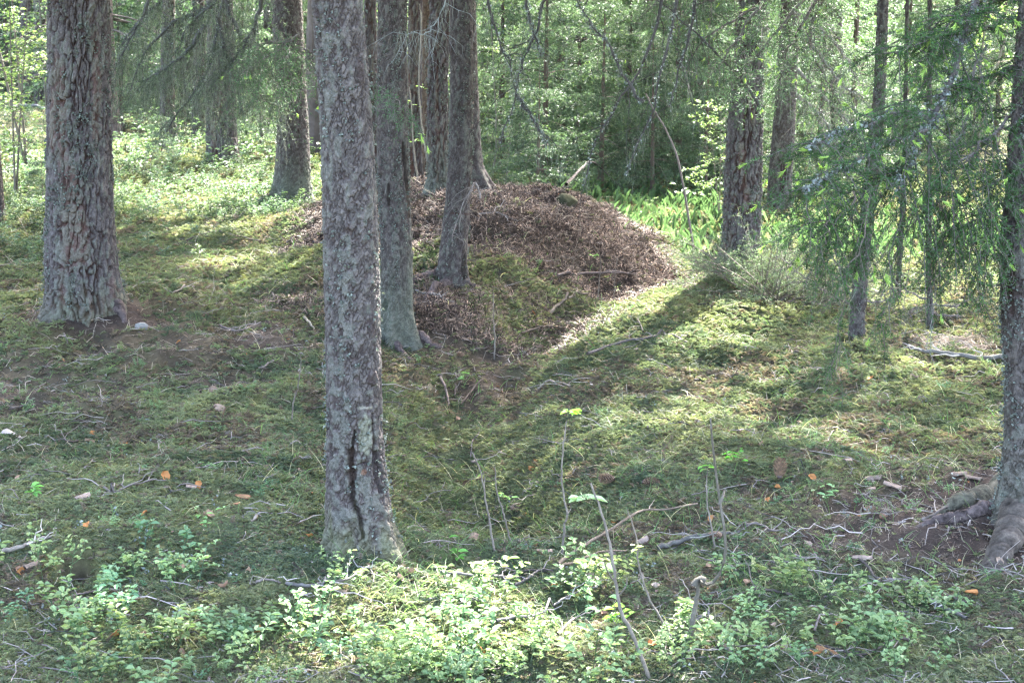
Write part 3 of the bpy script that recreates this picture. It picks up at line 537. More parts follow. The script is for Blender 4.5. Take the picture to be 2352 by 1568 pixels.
def spread(protos, spots, rng=(.85, 1.15)):
    used = set()
    for k, (x, y, sc, lab, grp, pi) in enumerate(spots):
        pi = pi % len(protos); loc = (x, y, float(H(x, y, False)) - .02); a = rs.rand() * 6.28
        if pi not in used:
            o = protos[pi]; used.add(pi); o.location = loc; o.rotation_euler = (0, 0, a); o.scale = (sc,) * 3; o['label'] = lab; o['group'] = grp
        else: dup(protos[pi], loc, a, sc, lab, grp)
    for i, o in enumerate(protos):
        if i not in used:
            for c in list(o.children): bpy.data.objects.remove(c)
            bpy.data.objects.remove(o)
def Xat(px, Y): return (px - 1176) / FD * (Y * Fv[1] + 1.2 * .19)
ys = [variant("young_spruce", [("trunk", M_farbark, a), ("branches", M_farbark, b), ("foliage", M_farneedle, c)], "young spruce", "young spruce", "young spruces of the thicket")
      for a, b, c in [thicket_spruce(2.6, 301), thicket_spruce(3.4, 302, .36), thicket_spruce(4.4, 303, .32), thicket_spruce(1.7, 304, .5), thicket_spruce(3.0, 305, .45, hang=.5)]]
SPOTS = []
LT = "dense young spruce in the sunlit thicket beyond the mound"; LR = "dark young spruce in the thicket beyond the right bank"; LL = "young spruce deep in the wood at the left"; LF = "small spruce far back in the wood"
for px, Y, sc, pi, lb in [(1235, 15.0, .70, 3, "small bright spruce with level boughs right behind the mound"), (1380, 16.2, .8, 0, LT), (1500, 15.6, .55, 4, "low wispy spruce over the bright green leaves"), (1150, 18.5, .9, 1, LT), (1290, 18.8, 1.0, 2, LT), (1440, 18.2, .95, 4, LT), (1560, 17.2, 1., 1, LR), (1620, 16.0, .7, 0, LR),
        (1210, 22, 1.1, 0, LT), (1370, 22.5, 1.1, 1, LT), (1480, 21.5, 1.15, 2, LT), (1590, 20, 1.2, 4, LR), (1660, 18.5, 1.1, 2, LR), (1130, 25, 1.2, 2, LT), (1270, 26, 1.1, 4, LT), (1420, 26, 1.3, 1, LT), (1540, 25, 1.2, 2, LR),
        (1880, 16.0, .85, 4, LR), (1960, 18.0, 1.0, 1, LR), (2080, 19.5, 1.0, 0, LR), (2180, 22.0, 1.0, 2, LR), (2290, 21., 1., 1, LR), (2010, 23, 1.1, 2, LR), (1840, 21, 1.1, 2, LR), (1740, 22, 1.1, 1, LR), (2330, 26, 1.2, 2, LR), (2120, 27, 1.2, 4, LR), (1920, 28, 1.3, 1, LR),
        (370, 17.5, .33, 3, "knee-high spruce among the bilberries left of the stout pine"), (600, 19, .6, 0, LL), (300, 24, .8, 1, LL), (560, 24, .9, 4, LL), (700, 23, .9, 2, LL), (850, 20, .9, 1, LL), (760, 27, 1.1, 2, LL), (430, 28, 1.0, 0, LL), (150, 31, 1.0, 1, LL), (20, 26, .9, 4, LL), (240, 33, 1.1, 2, LL), (960, 24, 1.1, 4, LL), (1050, 22, 1.0, 2, LL),
        (280, 21, .8, 0, LL), (350, 23, .9, 4, LL), (420, 21.5, .8, 1, LL), (560, 20.5, .7, 4, LL), (620, 26, 1., 2, LL), (160, 25, .9, 0, LL), (740, 22, .9, 1, LL), (820, 23, 1., 0, LL), (890, 22, .9, 4, LL), (480, 31, 1.2, 1, LL), (20, 30, 1.1, 2, LL), (250, 28, 1., 1, LL), (95, 13.8, .30, 3, "tiny spruce at the left edge of the thick left pine"), (640, 31, 1.2, 1, LL), (340, 37, 1.2, 4, LL), (80, 38, 1.2, 2, LL), (500, 36, 1.2, 2, LL)]: SPOTS.append((Xat(px, Y), Y, sc, lb, "young spruces of the thicket", pi))
r2 = np.random.RandomState(5)
for px, Y, sc, pi in [(1250, 16.5, .8, 1), (1330, 17.5, .85, 4), (1420, 19.5, .9, 0), (1520, 18.6, .9, 1), (1600, 18.0, .9, 2), (1180, 20.5, 1.0, 4), (1310, 20.3, 1.0, 1), (1460, 23.2, 1.1, 0), (1690, 17.0, .8, 1), (1110, 21.5, 1., 1), (1640, 22.0, 1.1, 0), (1560, 22.8, 1.1, 4), (1230, 24.2, 1.2, 1), (1350, 25.0, 1.2, 2)]: SPOTS.append((Xat(px, Y), Y, sc, LT, 'young spruces of the thicket', pi))
for k in range(84):
    Y = 24 + 30 * r2.rand(); px = r2.uniform(-200, 2550); SPOTS.append((Xat(px, Y), Y, r2.uniform(1., 1.6), LF, "small spruces far back", r2.randint(0, 5)))
for k in range(26):
    sgn = 1 if k % 2 else -1; SPOTS.append((Xat(1176 + sgn * r2.uniform(1350, 2300), 12 + 16 * r2.rand()), 14 + 14 * r2.rand(), r2.uniform(.8, 1.3), "young spruce outside the frame", "spruces outside the frame", r2.randint(0, 5)))
spread(ys, SPOTS)
ts = [variant("spruce_tree", [("trunk", M_farbark, a), ("branches", M_farbark, b), ("crown", M_farneedle, c)], "tall spruce", "spruce", "tall spruces of the far wood") for a, b, c in [tall_spruce(401), tall_spruce(402, 1.6), tall_spruce(403, .7), tall_spruce(404, 2.2, 1.0)]]
SP = []
for px, Y, sc, pi in [(1600, 24, 1., 0), (1740, 19.5, .85, 3), (1190, 29, 1.1, 1), (1450, 30, 1.1, 2), (2240, 25, 1., 0), (2050, 30, 1.1, 1), (220, 27, 1., 3), (430, 22, .9, 2), (730, 19, .9, 3), (800, 26, 1., 0), (585, 28, 1., 1), (10, 33, 1.1, 2), (900, 32, 1.1, 1), (1060, 30, 1.1, 0), (160, 22, .9, 3), (550, 40, 1.2, 0), (330, 44, 1.2, 1), (255, 20.5, .9, 0), (345, 30, 1., 3), (480, 26, 1., 0), (690, 30, 1.1, 2), (130, 28, 1., 3), (775, 33, 1.1, 1)]:
    SP.append((Xat(px, Y), Y, sc, "tall spruce in the shade of the wood behind", "tall spruces of the far wood", pi))
for k in range(70):
    Y = 34 + 42 * r2.rand(); SP.append((Xat(r2.uniform(-250, 2600), Y), Y, r2.uniform(1., 1.5), "far spruce trunk lost in the back of the wood", "far spruces at the back", r2.randint(0, 4)))
spread(ts, SP)
ls = [variant("leafy_sapling", [("stem", M_farbark, a), ("leaves", M_leaf, b)], "leafy sapling", "sapling", "leafy saplings") for a, b in [leafy_sapling(2.8, 501), leafy_sapling(3.4, 502), leafy_sapling(2.0, 503), leafy_sapling(2.6, 504)]]
SP = []
for px, Y, sc, pi, lb in [(30, 14.2, .8, 0, "leafy sapling with thin stems at the left edge of the picture"), (60, 16.5, 1., 1, "leafy sapling in front of the two far pines"), (110, 20, 1.1, 3, "leafy sapling half hidden by the thick left pine"), (-20, 18, 1., 2, "leafy sapling at the left border of the wood"),
        (280, 25, 1.1, 1, None), (320, 30, 1.2, 0, None), (1120, 19, .8, 2, "bright leafy sapling right of the mound spruces"), (1265, 24, 1.2, 3, None), (1330, 23.5, 1.2, 1, None), (1100, 24, 1.2, 3, None), (1460, 24.0, 1.2, 0, None),
        (1655, 14.2, .5, 2, "small rowan sapling with yellow-green leaves left of the large reddish pine"), (2230, 19, 1.2, 1, "sunlit leafy sapling behind the edge boughs"), (2150, 24, 1.3, 0, None), (2310, 23, 1.2, 3, None), (970, 19, 1., 2, "leafy sapling seen between the two slim spruces"), (1210, 30, 1.4, 1, None), (1400, 31, 1.4, 3, None), (60, 30, 1.3, 0, None), (450, 33, 1.3, 1, None)]:
    if lb or pi == 1: SP.append((Xat(px, Y), Y, sc, lb or "leafy sapling catching sun in the background", "leafy saplings", pi))
spread(ls, SP)
# ------------------------------------------------------------------ boughs that hang into the picture
def bough(parent, pts, Y, r0, col=(.10, .085, .078), n1=14, L1=.32, n2=5, L2=.12, droop=.8, nd=(.006, .020, .0030), ncol=(.040, .078, .042), shoot=0., scol=(.26, .38, .09), hang=1.3, lich=0, needle=True, name="bough", fwd=.5, depth=0.0, mat_n=None, third=0):
    """pts photo positions, Y distance (one value or one per point)"""
    Ys = np.broadcast_to(Y, len(pts)); w_ = np.array([P(px, py, yy) for (px, py), yy in zip(pts, Ys)]); p = path(w_, 16) + rs.normal(0, .006, (16, 3)); base = np.array(parent.location)
    mb = MB(); V, F = tube_arr(p[None], r0, r0 * .25, 6); n = vn3(V[:, 0] * 90, V[:, 1] * 90, V[:, 2] * 90); mb.add(V, F, np.clip(np.array(col) * (1 + 1.2 * n[:, None]), .02, .4))
    t1 = side_twigs(p[None], n1, L1, hang * .8, fwd=fwd, t0=.05, rnd=.35, taper=.35); t2 = side_twigs(t1, n2, L2, droop, taper=.4)
    V, F = tube_arr(t1, min(r0 * .28, .0022) + .0005, .0009, 4); mb.add(V, F, np.array(col) * .8); V, F = tube_arr(t2, .0010, .0007, 3); mb.add(V, F, np.array(col) * .8)
    o = mb.build(name, M_bark, origin=base); o.parent = parent; o.location = (0, 0, 0)
    if needle:
        mf = MB(); sp, ln, wd = nd; needles(mf, t1, sp, ln, wd, ncol); needles(mf, t2, sp, ln, wd, np.array(ncol) * 1.1)
        if third: t3 = side_twigs(t2, third, L2 * .5, droop, taper=.3); needles(mf, t3, sp, ln, wd, np.array(ncol) * 1.1)
        f = mf.build("needles", mat_n or M_needle); f.data.transform(__import__('mathutils').Matrix.Translation(Vector(-base))); f.parent = o
        if shoot > 0:
            ms = MB(); shoots(ms, np.concatenate([t1, t2]), shoot, .022, .0034, scol, 26)
            if ms.V: f = ms.build("new_shoots", M_leaf); f["kind"] = "stuff"; f.data.transform(__import__('mathutils').Matrix.Translation(Vector(-base))); f.parent = o; f["label"] = "pale yellow-green new shoots"
    if lich:
        a = np.concatenate([p[None, :], ], 0); k = rs.randint(0, 15, lich); f_ = rs.rand(lich, 1); q = p[k] * (1 - f_) + p[k + 1] * f_ + rs.normal(0, r0 * .9, (lich, 3)); ml = MB()
        c = np.array([.15, .165, .15]) * (1 + .25 * rs.normal(0, 1, (lich, 1))); leaves(ml, q, rs.normal(0, 1, (lich, 3)), rs.normal(0, 1, (lich, 3)), .012 * rs.uniform(.5, 1.3, lich), .010, np.clip(c, .05, .5), .6)
        f = ml.build("lichen", M_lichen); f["kind"] = "stuff"; f.data.transform(__import__('mathutils').Matrix.Translation(Vector(-base))); f.parent = o
    return p, t1
def beard(parent, pos, n, L, col=(.13, .15, .11)):
    """beard lichen: thin strands hanging from twigs"""
    base = np.array(parent.location); st = pos[rs.randint(0, len(pos), n)] + rs.normal(0, .012, (n, 3)); d = nrm(np.array([0, 0, -1.]) + rs.normal(0, .16, (n, 3))); t = curved(st, d, L * rs.uniform(.4, 1.2, n), np.full(n, .1), 5) + rs.normal(0, .003, (n, 5, 3))
    mb = MB(); V, F = tube_arr(t, .0011, .0006, 3); mb.add(V, F, np.array(col)); o = mb.build("beard_lichen", M_lichen, origin=base); o.parent = parent; o.location = (0, 0, 0); tag(o, kind="stuff")
E = R_('spruce_edge')
fg = dict(nd=(.0027, .0160, .0023), ncol=(.034, .074, .024))
bough(E, [(2290, -60), (2235, 20), (2200, 130), (2165, 230), (2120, 310), (2085, 370), (2060, 440)], [5.3, 5.15, 5.05, 5., 4.95, 4.9, 4.9], .014, (.075, .065, .062), 22, .34, 6, .10, shoot=.0, lich=500, **fg)
bough(E, [(2150, 262), (2080, 262), (2010, 285), (1930, 310), (1850, 340)], [5, 4.95, 4.9, 4.85, 4.8], .006, n1=26, L1=.23, n2=6, L2=.085, droop=.25, hang=.5, shoot=.12, lich=150, **fg)
bough(E, [(2130, 300), (2040, 330), (1960, 375), (1890, 410), (1850, 440)], [4.95, 4.9, 4.8, 4.75, 4.7], .006, n1=26, L1=.23, n2=6, L2=.085, droop=.25, hang=.5, shoot=.12, lich=200, **fg)
bough(E, [(2120, 350), (2060, 400), (2000, 440), (1930, 500), (1860, 500)], [5.0, 5, 4.95, 4.9, 4.9], .005, n1=36, L1=.23, n2=6, L2=.085, droop=.25, hang=.5, shoot=.12, **fg)
bough(E, [(2300, 60), (2220, 70), (2130, 90), (2060, 120)], [5.3, 5.2, 5.1, 5.05], .006, n1=26, L1=.23, n2=6, L2=.085, droop=.25, hang=.5, shoot=.12, **fg)
bough(E, [(2370, 120), (2320, 150), (2250, 190), (2180, 200)], [5.3, 5.2, 5.1, 5.0], .006, n1=26, L1=.23, n2=6, L2=.085, droop=.25, hang=.5, shoot=.12, **fg)
bough(E, [(2390, -20), (2320, -10), (2240, 20), (2170, 60)], [5.3, 5.2, 5.15, 5.1], .007, n1=26, L1=.23, n2=6, L2=.085, droop=.25, hang=.5, shoot=.12, **fg)
bough(E, [(2380, 240), (2320, 270), (2260, 330), (2200, 380), (2160, 470)], [5.2, 5.1, 5.05, 5., 5.], .007, n1=32, L1=.21, n2=6, L2=.085, droop=.35, hang=.55, shoot=.06, **fg)
bough(E, [(2380, 330), (2330, 380), (2280, 430), (2230, 520)], [5.15, 5.1, 5., 5.], .006, n1=30, L1=.22, n2=8, L2=.085, droop=.4, hang=.7, shoot=.05, **fg)
for pts, Y in [([(2000, 430), (1980, 560), (1940, 640), (1925, 760), (1925, 880)], 4.8), ([(1905, 470), (1893, 560), (1880, 640)], 4.8), ([(2160, 450), (2150, 560), (2130, 640)], 5.), ([(2230, 480), (2245, 600), (2250, 690)], 5.), ([(2080, 430), (2070, 560), (2035, 700), (2030, 790)], 5.1), ([(2190, 460), (2190, 540), (2200, 600)], 4.9), ([(1960, 440), (1955, 540), (1960, 600)], 4.9), ([(2280, 470), (2285, 560), (2260, 620)], 4.9)]:
    bough(E, pts, Y, .003, (.12, .095, .085), 17, .085, 3, .05, droop=.9, hang=1.2, fwd=1.1, shoot=.015, **fg)
p, t = bough(E, [(2260, 100), (2200, 330), (2150, 430), (2120, 520)], [5.3, 5.2, 5.2, 5.2], .005, (.16, .14, .13), 20, .30, 4, .14, hang=1.5, needle=False, name="bare_bough", lich=200); beard(E, t.reshape(-1, 3), 110, .10)
# drooping live boughs of the large right pine's neighbour, seen against the light (9 m away)
Rp = R_('spruce_right'); md = dict(nd=(.012, .022, .0036), ncol=(.060, .105, .055))
for pts, Y in [([(1900, -80), (1800, -20), (1700, 40), (1620, 90), (1570, 160)], 9.2), ([(1900, -60), (1830, 20), (1780, 80), (1720, 150), (1690, 200)], 9.0), ([(1850, -60), (1760, 0), (1690, 90), (1640, 170)], 8.8), ([(1950, -60), (1880, 20), (1860, 100), (1900, 190), (1930, 240)], 9.4),
               ([(1780, -70), (1680, -20), (1610, 10), (1550, 50)], 9.3), ([(1900, -40), (1840, 60), (1800, 140), (1790, 210)], 9.1), ([(1700, -60), (1620, -30), (1540, -10), (1480, 30)], 9.6)]:
    p, t = bough(Rp, pts, Y, .012, n1=20, L1=.24, n2=6, L2=.11, droop=.7, hang=.7, shoot=.05, third=1, **md)
    beard(Rp, t.reshape(-1, 3), 30, .14)
for pts, Y in [([(1830, 60), (1870, 110), (1930, 190), (1985, 225)], 10.2), ([(1815, 20), (1880, 60), (1940, 130), (1975, 190)], 10.3), ([(1830, 160), (1900, 230), (1960, 300), (1980, 360)], 10.4), ([(1830, 220), (1880, 260), (1930, 340)], 10.4)]:
    p, t = bough(Rp, pts, Y, .014, (.15, .14, .13), n1=10, L1=.34, n2=4, L2=.15, droop=1., hang=1., needle=False, name="dead_bough", lich=160); beard(Rp, t.reshape(-1, 3), 80, .14)
# bare lichen-hung boughs over the middle (belong to the large right pine)
Pp = R_('pine_right')
for pts, Y, L1 in [([(1750, 250), (1700, 180), (1625, 105), (1560, 40), (1490, -20)], 9.0, .5), ([(1480, 240), (1430, 170), (1395, 100), (1360, 60), (1310, -30)], 8.2, .55), ([(1560, -60), (1545, 60), (1520, 160), (1500, 250), (1440, 400)], 8.0, .5), ([(1600, -60), (1590, 60), (1560, 160), (1540, 250)], 8.3, .45),
                   ([(1260, -40), (1235, 60), (1195, 150), (1185, 210), (1150, 330)], 8.6, .4), ([(1185, 215), (1215, 260), (1240, 300), (1255, 330)], 8.6, .2), ([(1210, -40), (1215, 40), (1228, 80), (1240, 130)], 8.6, .25), ([(1110, -40), (1130, 40), (1150, 100), (1185, 200)], 8.6, .3), ([(1530, -50), (1500, 80), (1460, 180), (1380, 300), (1340, 420)], 8.4, .45)]:
    p, t = bough(Pp, pts, Y, .010, (.055, .05, .047), n1=6, L1=L1 * .75, n2=3, L2=.16, droop=.5, hang=.7, needle=False, name="dead_bough", lich=150); beard(Pp, t.reshape(-1, 3), 22, .12)
# greyish lichen-clad boughs left of centre, 12 m away
Ps = R_('pine_stout')
for pts, Y in [([(530, -60), (500, 60), (480, 150), (440, 220), (380, 300)], 12.5), ([(560, -60), (470, 20), (390, 60), (330, 130), (290, 230)], 13.), ([(620, -60), (590, 40), (560, 110), (500, 180)], 12.2), ([(420, -60), (370, 0), (310, 60), (270, 120)], 13.4), ([(500, -60), (540, 60), (600, 130), (640, 200)], 12.4), ([(470, 60), (420, 130), (370, 160), (330, 190)], 12.6), ([(500, 40), (520, 120), (540, 180), (560, 260)], 12.2), ([(600, -60), (520, -10), (440, 50), (400, 130)], 12.8), ([(360, -60), (330, 30), (300, 90), (265, 160)], 13.2), ([(450, -60), (440, 60), (420, 150), (430, 240)], 13.0), ([(590, 60), (570, 140), (600, 220)], 12.3)]:
    p, t = bough(Ps, pts, Y, .020, (.060, .058, .055), n1=20, L1=.40, n2=6, L2=.16, droop=.9, hang=.9, nd=(.013, .028, .0045), ncol=(.080, .105, .065), name="lichen_bough", lich=160); beard(Ps, t.reshape(-1, 3), 150, .20, (.15, .165, .125))
Pr = R_('spruce_rise')
for pts, Y in [([(660, 90), (640, 120), (600, 140), (560, 170)], 11.), ([(700, 110), (720, 130), (700, 160), (660, 175)], 10.9), ([(690, 80), (660, 95), (620, 100), (580, 110)], 10.8)]:
    bough(Pr, pts, Y, .008, n1=20, L1=.34, n2=7, L2=.13, droop=.6, hang=.8, shoot=.03, **dict(md, ncol=(.045, .095, .040)))
p, t = bough(R_('spruce_front'), [(845, 190), (875, 205), (915, 235), (935, 260)], 5.9, .004, n1=12, L1=.12, n2=5, L2=.05, droop=.6, hang=.8, nd=(.005, .016, .0022), ncol=(.045, .095, .040), shoot=.02)
S2 = R_('spruce_second')
p, t = bough(S2, [(1030, -20), (1000, 60), (960, 75), (915, 82)], 7.6, .004, (.18, .19, .18), n1=10, L1=.22, n2=3, L2=.1, needle=False, name="dead_twig", hang=.4); beard(S2, p, 30, .10, (.17, .18, .16)); 
p, t = bough(R_('spruce_third'), [(1105, 455), (1090, 420), (1060, 480), (1040, 540)], 9., .006, (.16, .14, .13), n1=10, L1=.2, n2=3, L2=.1, needle=False, name="dead_twig", hang=.8)
# ------------------------------------------------------------------ ground cover (stuff)
def ground_pts(n, d0, d1, p, accept, half=23.):
    x, y, d = sample(n, d0, d1, p, half); px, py, _ = proj(np.stack([x, y, H(x, y, False)], -1)); k = rs.rand(n) < accept(x, y, px, py); x, y, d, px, py = x[k], y[k], d[k], px[k], py[k]
    return np.stack([x, y, H(x, y)], -1), d, px, py
# feather moss
def moss_t(kind):
    mb = MB()
    if kind == 0:
        n = 7; a = np.arange(n) * 6.283 / n + rs.rand(n); p = np.zeros((n, 3)); d = np.stack([np.cos(a), np.sin(a), rs.uniform(.25, 1.2, n)], 1); leaves(mb, p, d, np.array([0, 0, 1.]) + rs.normal(0, .2, (n, 3)), rs.uniform(.010, .019, n), .0042, [1, 1, 1], .4, .2)
    else:
        m = 7; s_ = np.linspace(.1, 1, m); q = np.stack([s_ * .026, 0 * s_, .012 * np.sin(s_ * 2.4)], 1)
        for sg in (-1, 1): leaves(mb, q, np.stack([.5 + 0 * s_, sg * np.ones(m), .15 + 0 * s_], 1), np.array([0, 0, 1.]), .0105 * (1.1 - .8 * s_), .0034, [1, 1, 1], .2, .15)
        leaves(mb, np.array([[0, 0, 0.]]), np.array([[.9, 0, .45]]), np.array([0, 0, 1.]), .03, .003, [.8, .7, .6])
    return tmpl(mb)
MT = [moss_t(0), moss_t(0), moss_t(0), moss_t(1)]
mbm = MB()
acc = lambda x, y, px, py: np.clip(1.12 - 1.25 * litter_mask(x, y), .03, 1)
pts, d, px, py = ground_pts(400000, 2.9, 20, 1.0, acc)
n = len(pts); tone = fb2(pts[:, 0] * 1.7, pts[:, 1] * 1.7, 3, 71)[:, None]; t2_ = fb2(pts[:, 0] * 8, pts[:, 1] * 8, 2, 72)[:, None]
sp_ = ss(-.12, .14, fb2(pts[:, 0] * 2.4 + 4, pts[:, 1] * 2.4, 2, 73))[:, None]; cm = (np.array([.152, .166, .088]) * sp_ + np.array([.108, .128, .072]) * (1 - sp_)) * (1 + .35 * tone) + np.array([.05, .035, .01]) * t2_ + np.array([.010, .012, .004]) * rs.normal(0, 1, (n, 1)); brown = (rs.rand(n, 1) < .10 + .6 * ss(.16, .36, fb2(pts[:, 0] * 3.4, pts[:, 1] * 3.4, 3, 74))[:, None]) * 1.
cm = cm * (1 - brown) + np.array([.135, .105, .080]) * brown; cm = np.clip(cm, .02, .5)
ti = rs.randint(0, 4, n); R = tiltR(n, .35); sc = np.clip((d / 5.2)**.75, .8, 3) * rs.uniform(.7, 1.35, n)
for k in range(4):
    m = ti == k; scat(mbm, MT[k], pts[m], R[m], sc[m], cm[m])
o = mbm.build("moss", M_moss); o["kind"] = "stuff"
# needle and twig litter: thin curved slivers
def slivers(mb, pts, L, wd, col, cv=.3, tilt=.22, lift=.004, bend=.15):
    n = len(pts); a = rs.rand(n) * 2 * math.pi; e = rs.normal(0, tilt, n); d = np.stack([np.cos(a) * np.cos(e), np.sin(a) * np.cos(e), np.sin(e)], 1); L = np.broadcast_to(L, n)[:, None]; wv = nrm(np.cross(d, np.array([0, 0, 1.]) + rs.normal(0, .4, (n, 3)))) * (np.broadcast_to(wd, n)[:, None] * .5)
    q = pts + [0, 0, lift]; md_ = q + d * L * .5 + rs.normal(0, 1, (n, 3)) * L * bend * .5 + [0, 0, .002]; en = q + d * L
    V = np.stack([q - wv, q + wv, md_ + wv, md_ - wv, en + wv * .6, en - wv * .6], 1).reshape(-1, 3); b = np.arange(n)[:, None] * 6; F = np.concatenate([b + [0, 1, 2, 3], b + [3, 2, 4, 5]])
    c = np.clip(np.asarray(col) * (1 + cv * rs.normal(0, 1, (n, 1))), .02, .6); mb.add(V, F, np.repeat(c, 6, 0))
ml = MB()
pts, d, _, _ = ground_pts(260000, 2.9, 20, 1.0, lambda x, y, px, py: np.clip(litter_mask(x, y) * 1.1 + .09, 0, 1)); k = len(pts); h = rs.rand(k, 1)
slivers(ml, pts, .022 * rs.uniform(.6, 1.5, k) * np.clip(d / 6, .8, 2), .0017 * np.clip(d / 5.5, .9, 2.2), np.array([.098, .068, .052]) * h + np.array([.042, .028, .022]) * (1 - h), .3)
pts, d, _, _ = ground_pts(34000, 2.9, 20, 1.0, lambda x, y, px, py: .35 + .6 * litter_mask(x, y)); k = len(pts)
slivers(ml, pts, .05 * rs.uniform(.5, 1.8, k) * np.clip(d / 6, .8, 2), .0016 * np.clip(d / 5.5, .9, 2.2), np.array([.19, .16, .12]), .3, .3, .008, .35)
pts, d, _, _ = ground_pts(330000, 8.6, 13.6, 1.0, lambda x, y, px, py: (mound(x, y) > .02) * litter_mask(x, y), 13.); k = len(pts); h = rs.rand(k, 1)**2
slivers(ml, pts, .030 * rs.uniform(.6, 1.8, k), .0042 * rs.uniform(.6, 1.5, k), np.array([.20, .145, .11]) * h + np.array([.045, .030, .023]) * (1 - h), .35, .5, .006, .4)
o = ml.build("needle_litter", M_litter); o["kind"] = "stuff"
mt_ = MB(); pts, d, _, _ = ground_pts(5200, 2.9, 18, 1.0, lambda x, y, px, py: .25 + .75 * litter_mask(x, y) + .3 * (fb2(x * 1.2, y * 1.2, 2, 5) > .1)); k = len(pts); a = rs.rand(k) * 6.28
tw = curved(pts + [0, 0, .010], nrm(np.stack([np.cos(a), np.sin(a), rs.uniform(-.02, .25, k)], 1)), rs.uniform(.04, .20, k), rs.uniform(-.1, .3, k), 5); tw[:, 1:] += rs.normal(0, .006, (k, 4, 3)); V, F = tube_arr(tw, rs.uniform(.0012, .0030, k), .0009, 4)
mt_.add(V, F, np.repeat(np.clip(np.array([.16, .135, .12]) * (1 + .45 * rs.normal(0, 1, (k, 1))), .03, .5), 20, 0))
sb = side_twigs(tw[::2], 3, .05, .1); V, F = tube_arr(sb, .0012, .0007, 3); mt_.add(V, F, np.array([.17, .15, .135])); o = mt_.build("twig_litter", M_wood); o["kind"] = "stuff"
# small broken bits of bark, scales and leaf scraps
mf_ = MB(); pts, d, _, _ = ground_pts(9000, 2.9, 18, 1.0, lambda x, y, px, py: .2 + .8 * litter_mask(x, y)); k = len(pts); pal = np.array([[.20, .14, .11], [.15, .095, .07], [.23, .19, .165], [.26, .12, .05], [.17, .14, .13], [.09, .06, .045]])
leaves(mf_, pts + [0, 0, .006], rs.normal(0, 1, (k, 3)) * [1, 1, .25], np.array([0, 0, 1.]) + rs.normal(0, .5, (k, 3)), rs.uniform(.007, .022, k) * np.clip(d / 6, .8, 1.6), rs.uniform(.006, .013, k), pal[rs.randint(0, 6, k)], .3, .2)
o = mf_.build("leaf_litter", M_litter); o["kind"] = "stuff"
# lichen scraps
mf_ = MB(); pts, d, _, _ = ground_pts(700, 2.9, 14, 1.0, lambda x, y, px, py: .2 + .9 * (fb2(x * 2, y * 2, 2, 15) > .12)); k = len(pts); q = np.repeat(pts, 5, 0) + rs.normal(0, .008, (k * 5, 3)) + [0, 0, .010]
leaves(mf_, q, rs.normal(0, 1, q.shape) * [1, 1, .5], rs.normal(0, 1, q.shape), rs.uniform(.006, .016, len(q)), .008, [.15, .165, .15], .5, .2); o = mf_.build("lichen_scraps", M_lichen); o["kind"] = "stuff"
# grass
def blob(px, py, bl):
    v = np.zeros(np.shape(px))
    for cx, cy, rx, ry, w_ in bl: v = np.maximum(v, w_ * np.clip(1.6 - 1.1 * np.sqrt(((px - cx) / rx)**2 + ((py - cy) / ry)**2), 0, 1))
    return v
def blades(mb, pts, L, wd, col, lean=.45, cv=.2):
    n = len(pts); a = rs.rand(n) * 6.283; d = nrm(np.stack([np.cos(a) * lean, np.sin(a) * lean, np.ones(n)], 1) + rs.normal(0, .15, (n, 3))); L = np.broadcast_to(L, n)
    c4 = curved(pts, d, L, rs.uniform(.1, .7, n), 4) + np.stack([np.cos(a), np.sin(a), 0 * a], 1)[:, None] * (L[:, None, None] * .35 * np.linspace(0, 1, 4)[None, :, None]**2)
    s = nrm(np.cross(d, rs.normal(0, 1, (n, 3))))[:, None] * (np.broadcast_to(wd, n)[:, None, None] * .5) * np.array([1, .9, .6, .1])[None, :, None]
    V = np.stack([c4 - s, c4 + s], 2).reshape(-1, 3); b = np.arange(n)[:, None] * 8; F = np.concatenate([b + [0, 1, 3, 2], b + [2, 3, 5, 4], b + [4, 5, 7, 6]]); c = np.clip(np.asarray(col) * (1 + cv * rs.normal(0, 1, (n, 1))), .01, .8); mb.add(V, F, np.repeat(c, 8, 0))
GB = [(1000, 1400, 240, 110, .95), (1000, 1110, 190, 110, .75), (1080, 1240, 160, 60, .5), (1640, 1460, 200, 90, .6), (650, 1120, 90, 60, .6), (520, 610, 120, 40, .7), (1180, 620, 180, 40, .6), (1100, 950, 90, 60, .4), (900, 1300, 160, 50, .7), (1500, 1180, 350, 120, .3), (2000, 1000, 350, 150, .35), (1380, 1200, 100, 60, .4), (1900, 1400, 500, 150, .35), (240, 1500, 300, 60, .4)]
pts, d, px, py = ground_pts(70000, 2.9, 16, 1.0, lambda x, y, px, py: .04 + blob(px, py, GB) * .55); k = len(pts); mb = MB(); dry = rs.rand(k, 1) < .22
blades(mb, pts, rs.uniform(.03, .12, k), .0022 * np.clip(d / 5, .9, 2), np.where(dry, [.30, .27, .16], [.085, .15, .045])); o = mb.build("grass", M_grass); o["kind"] = "stuff"
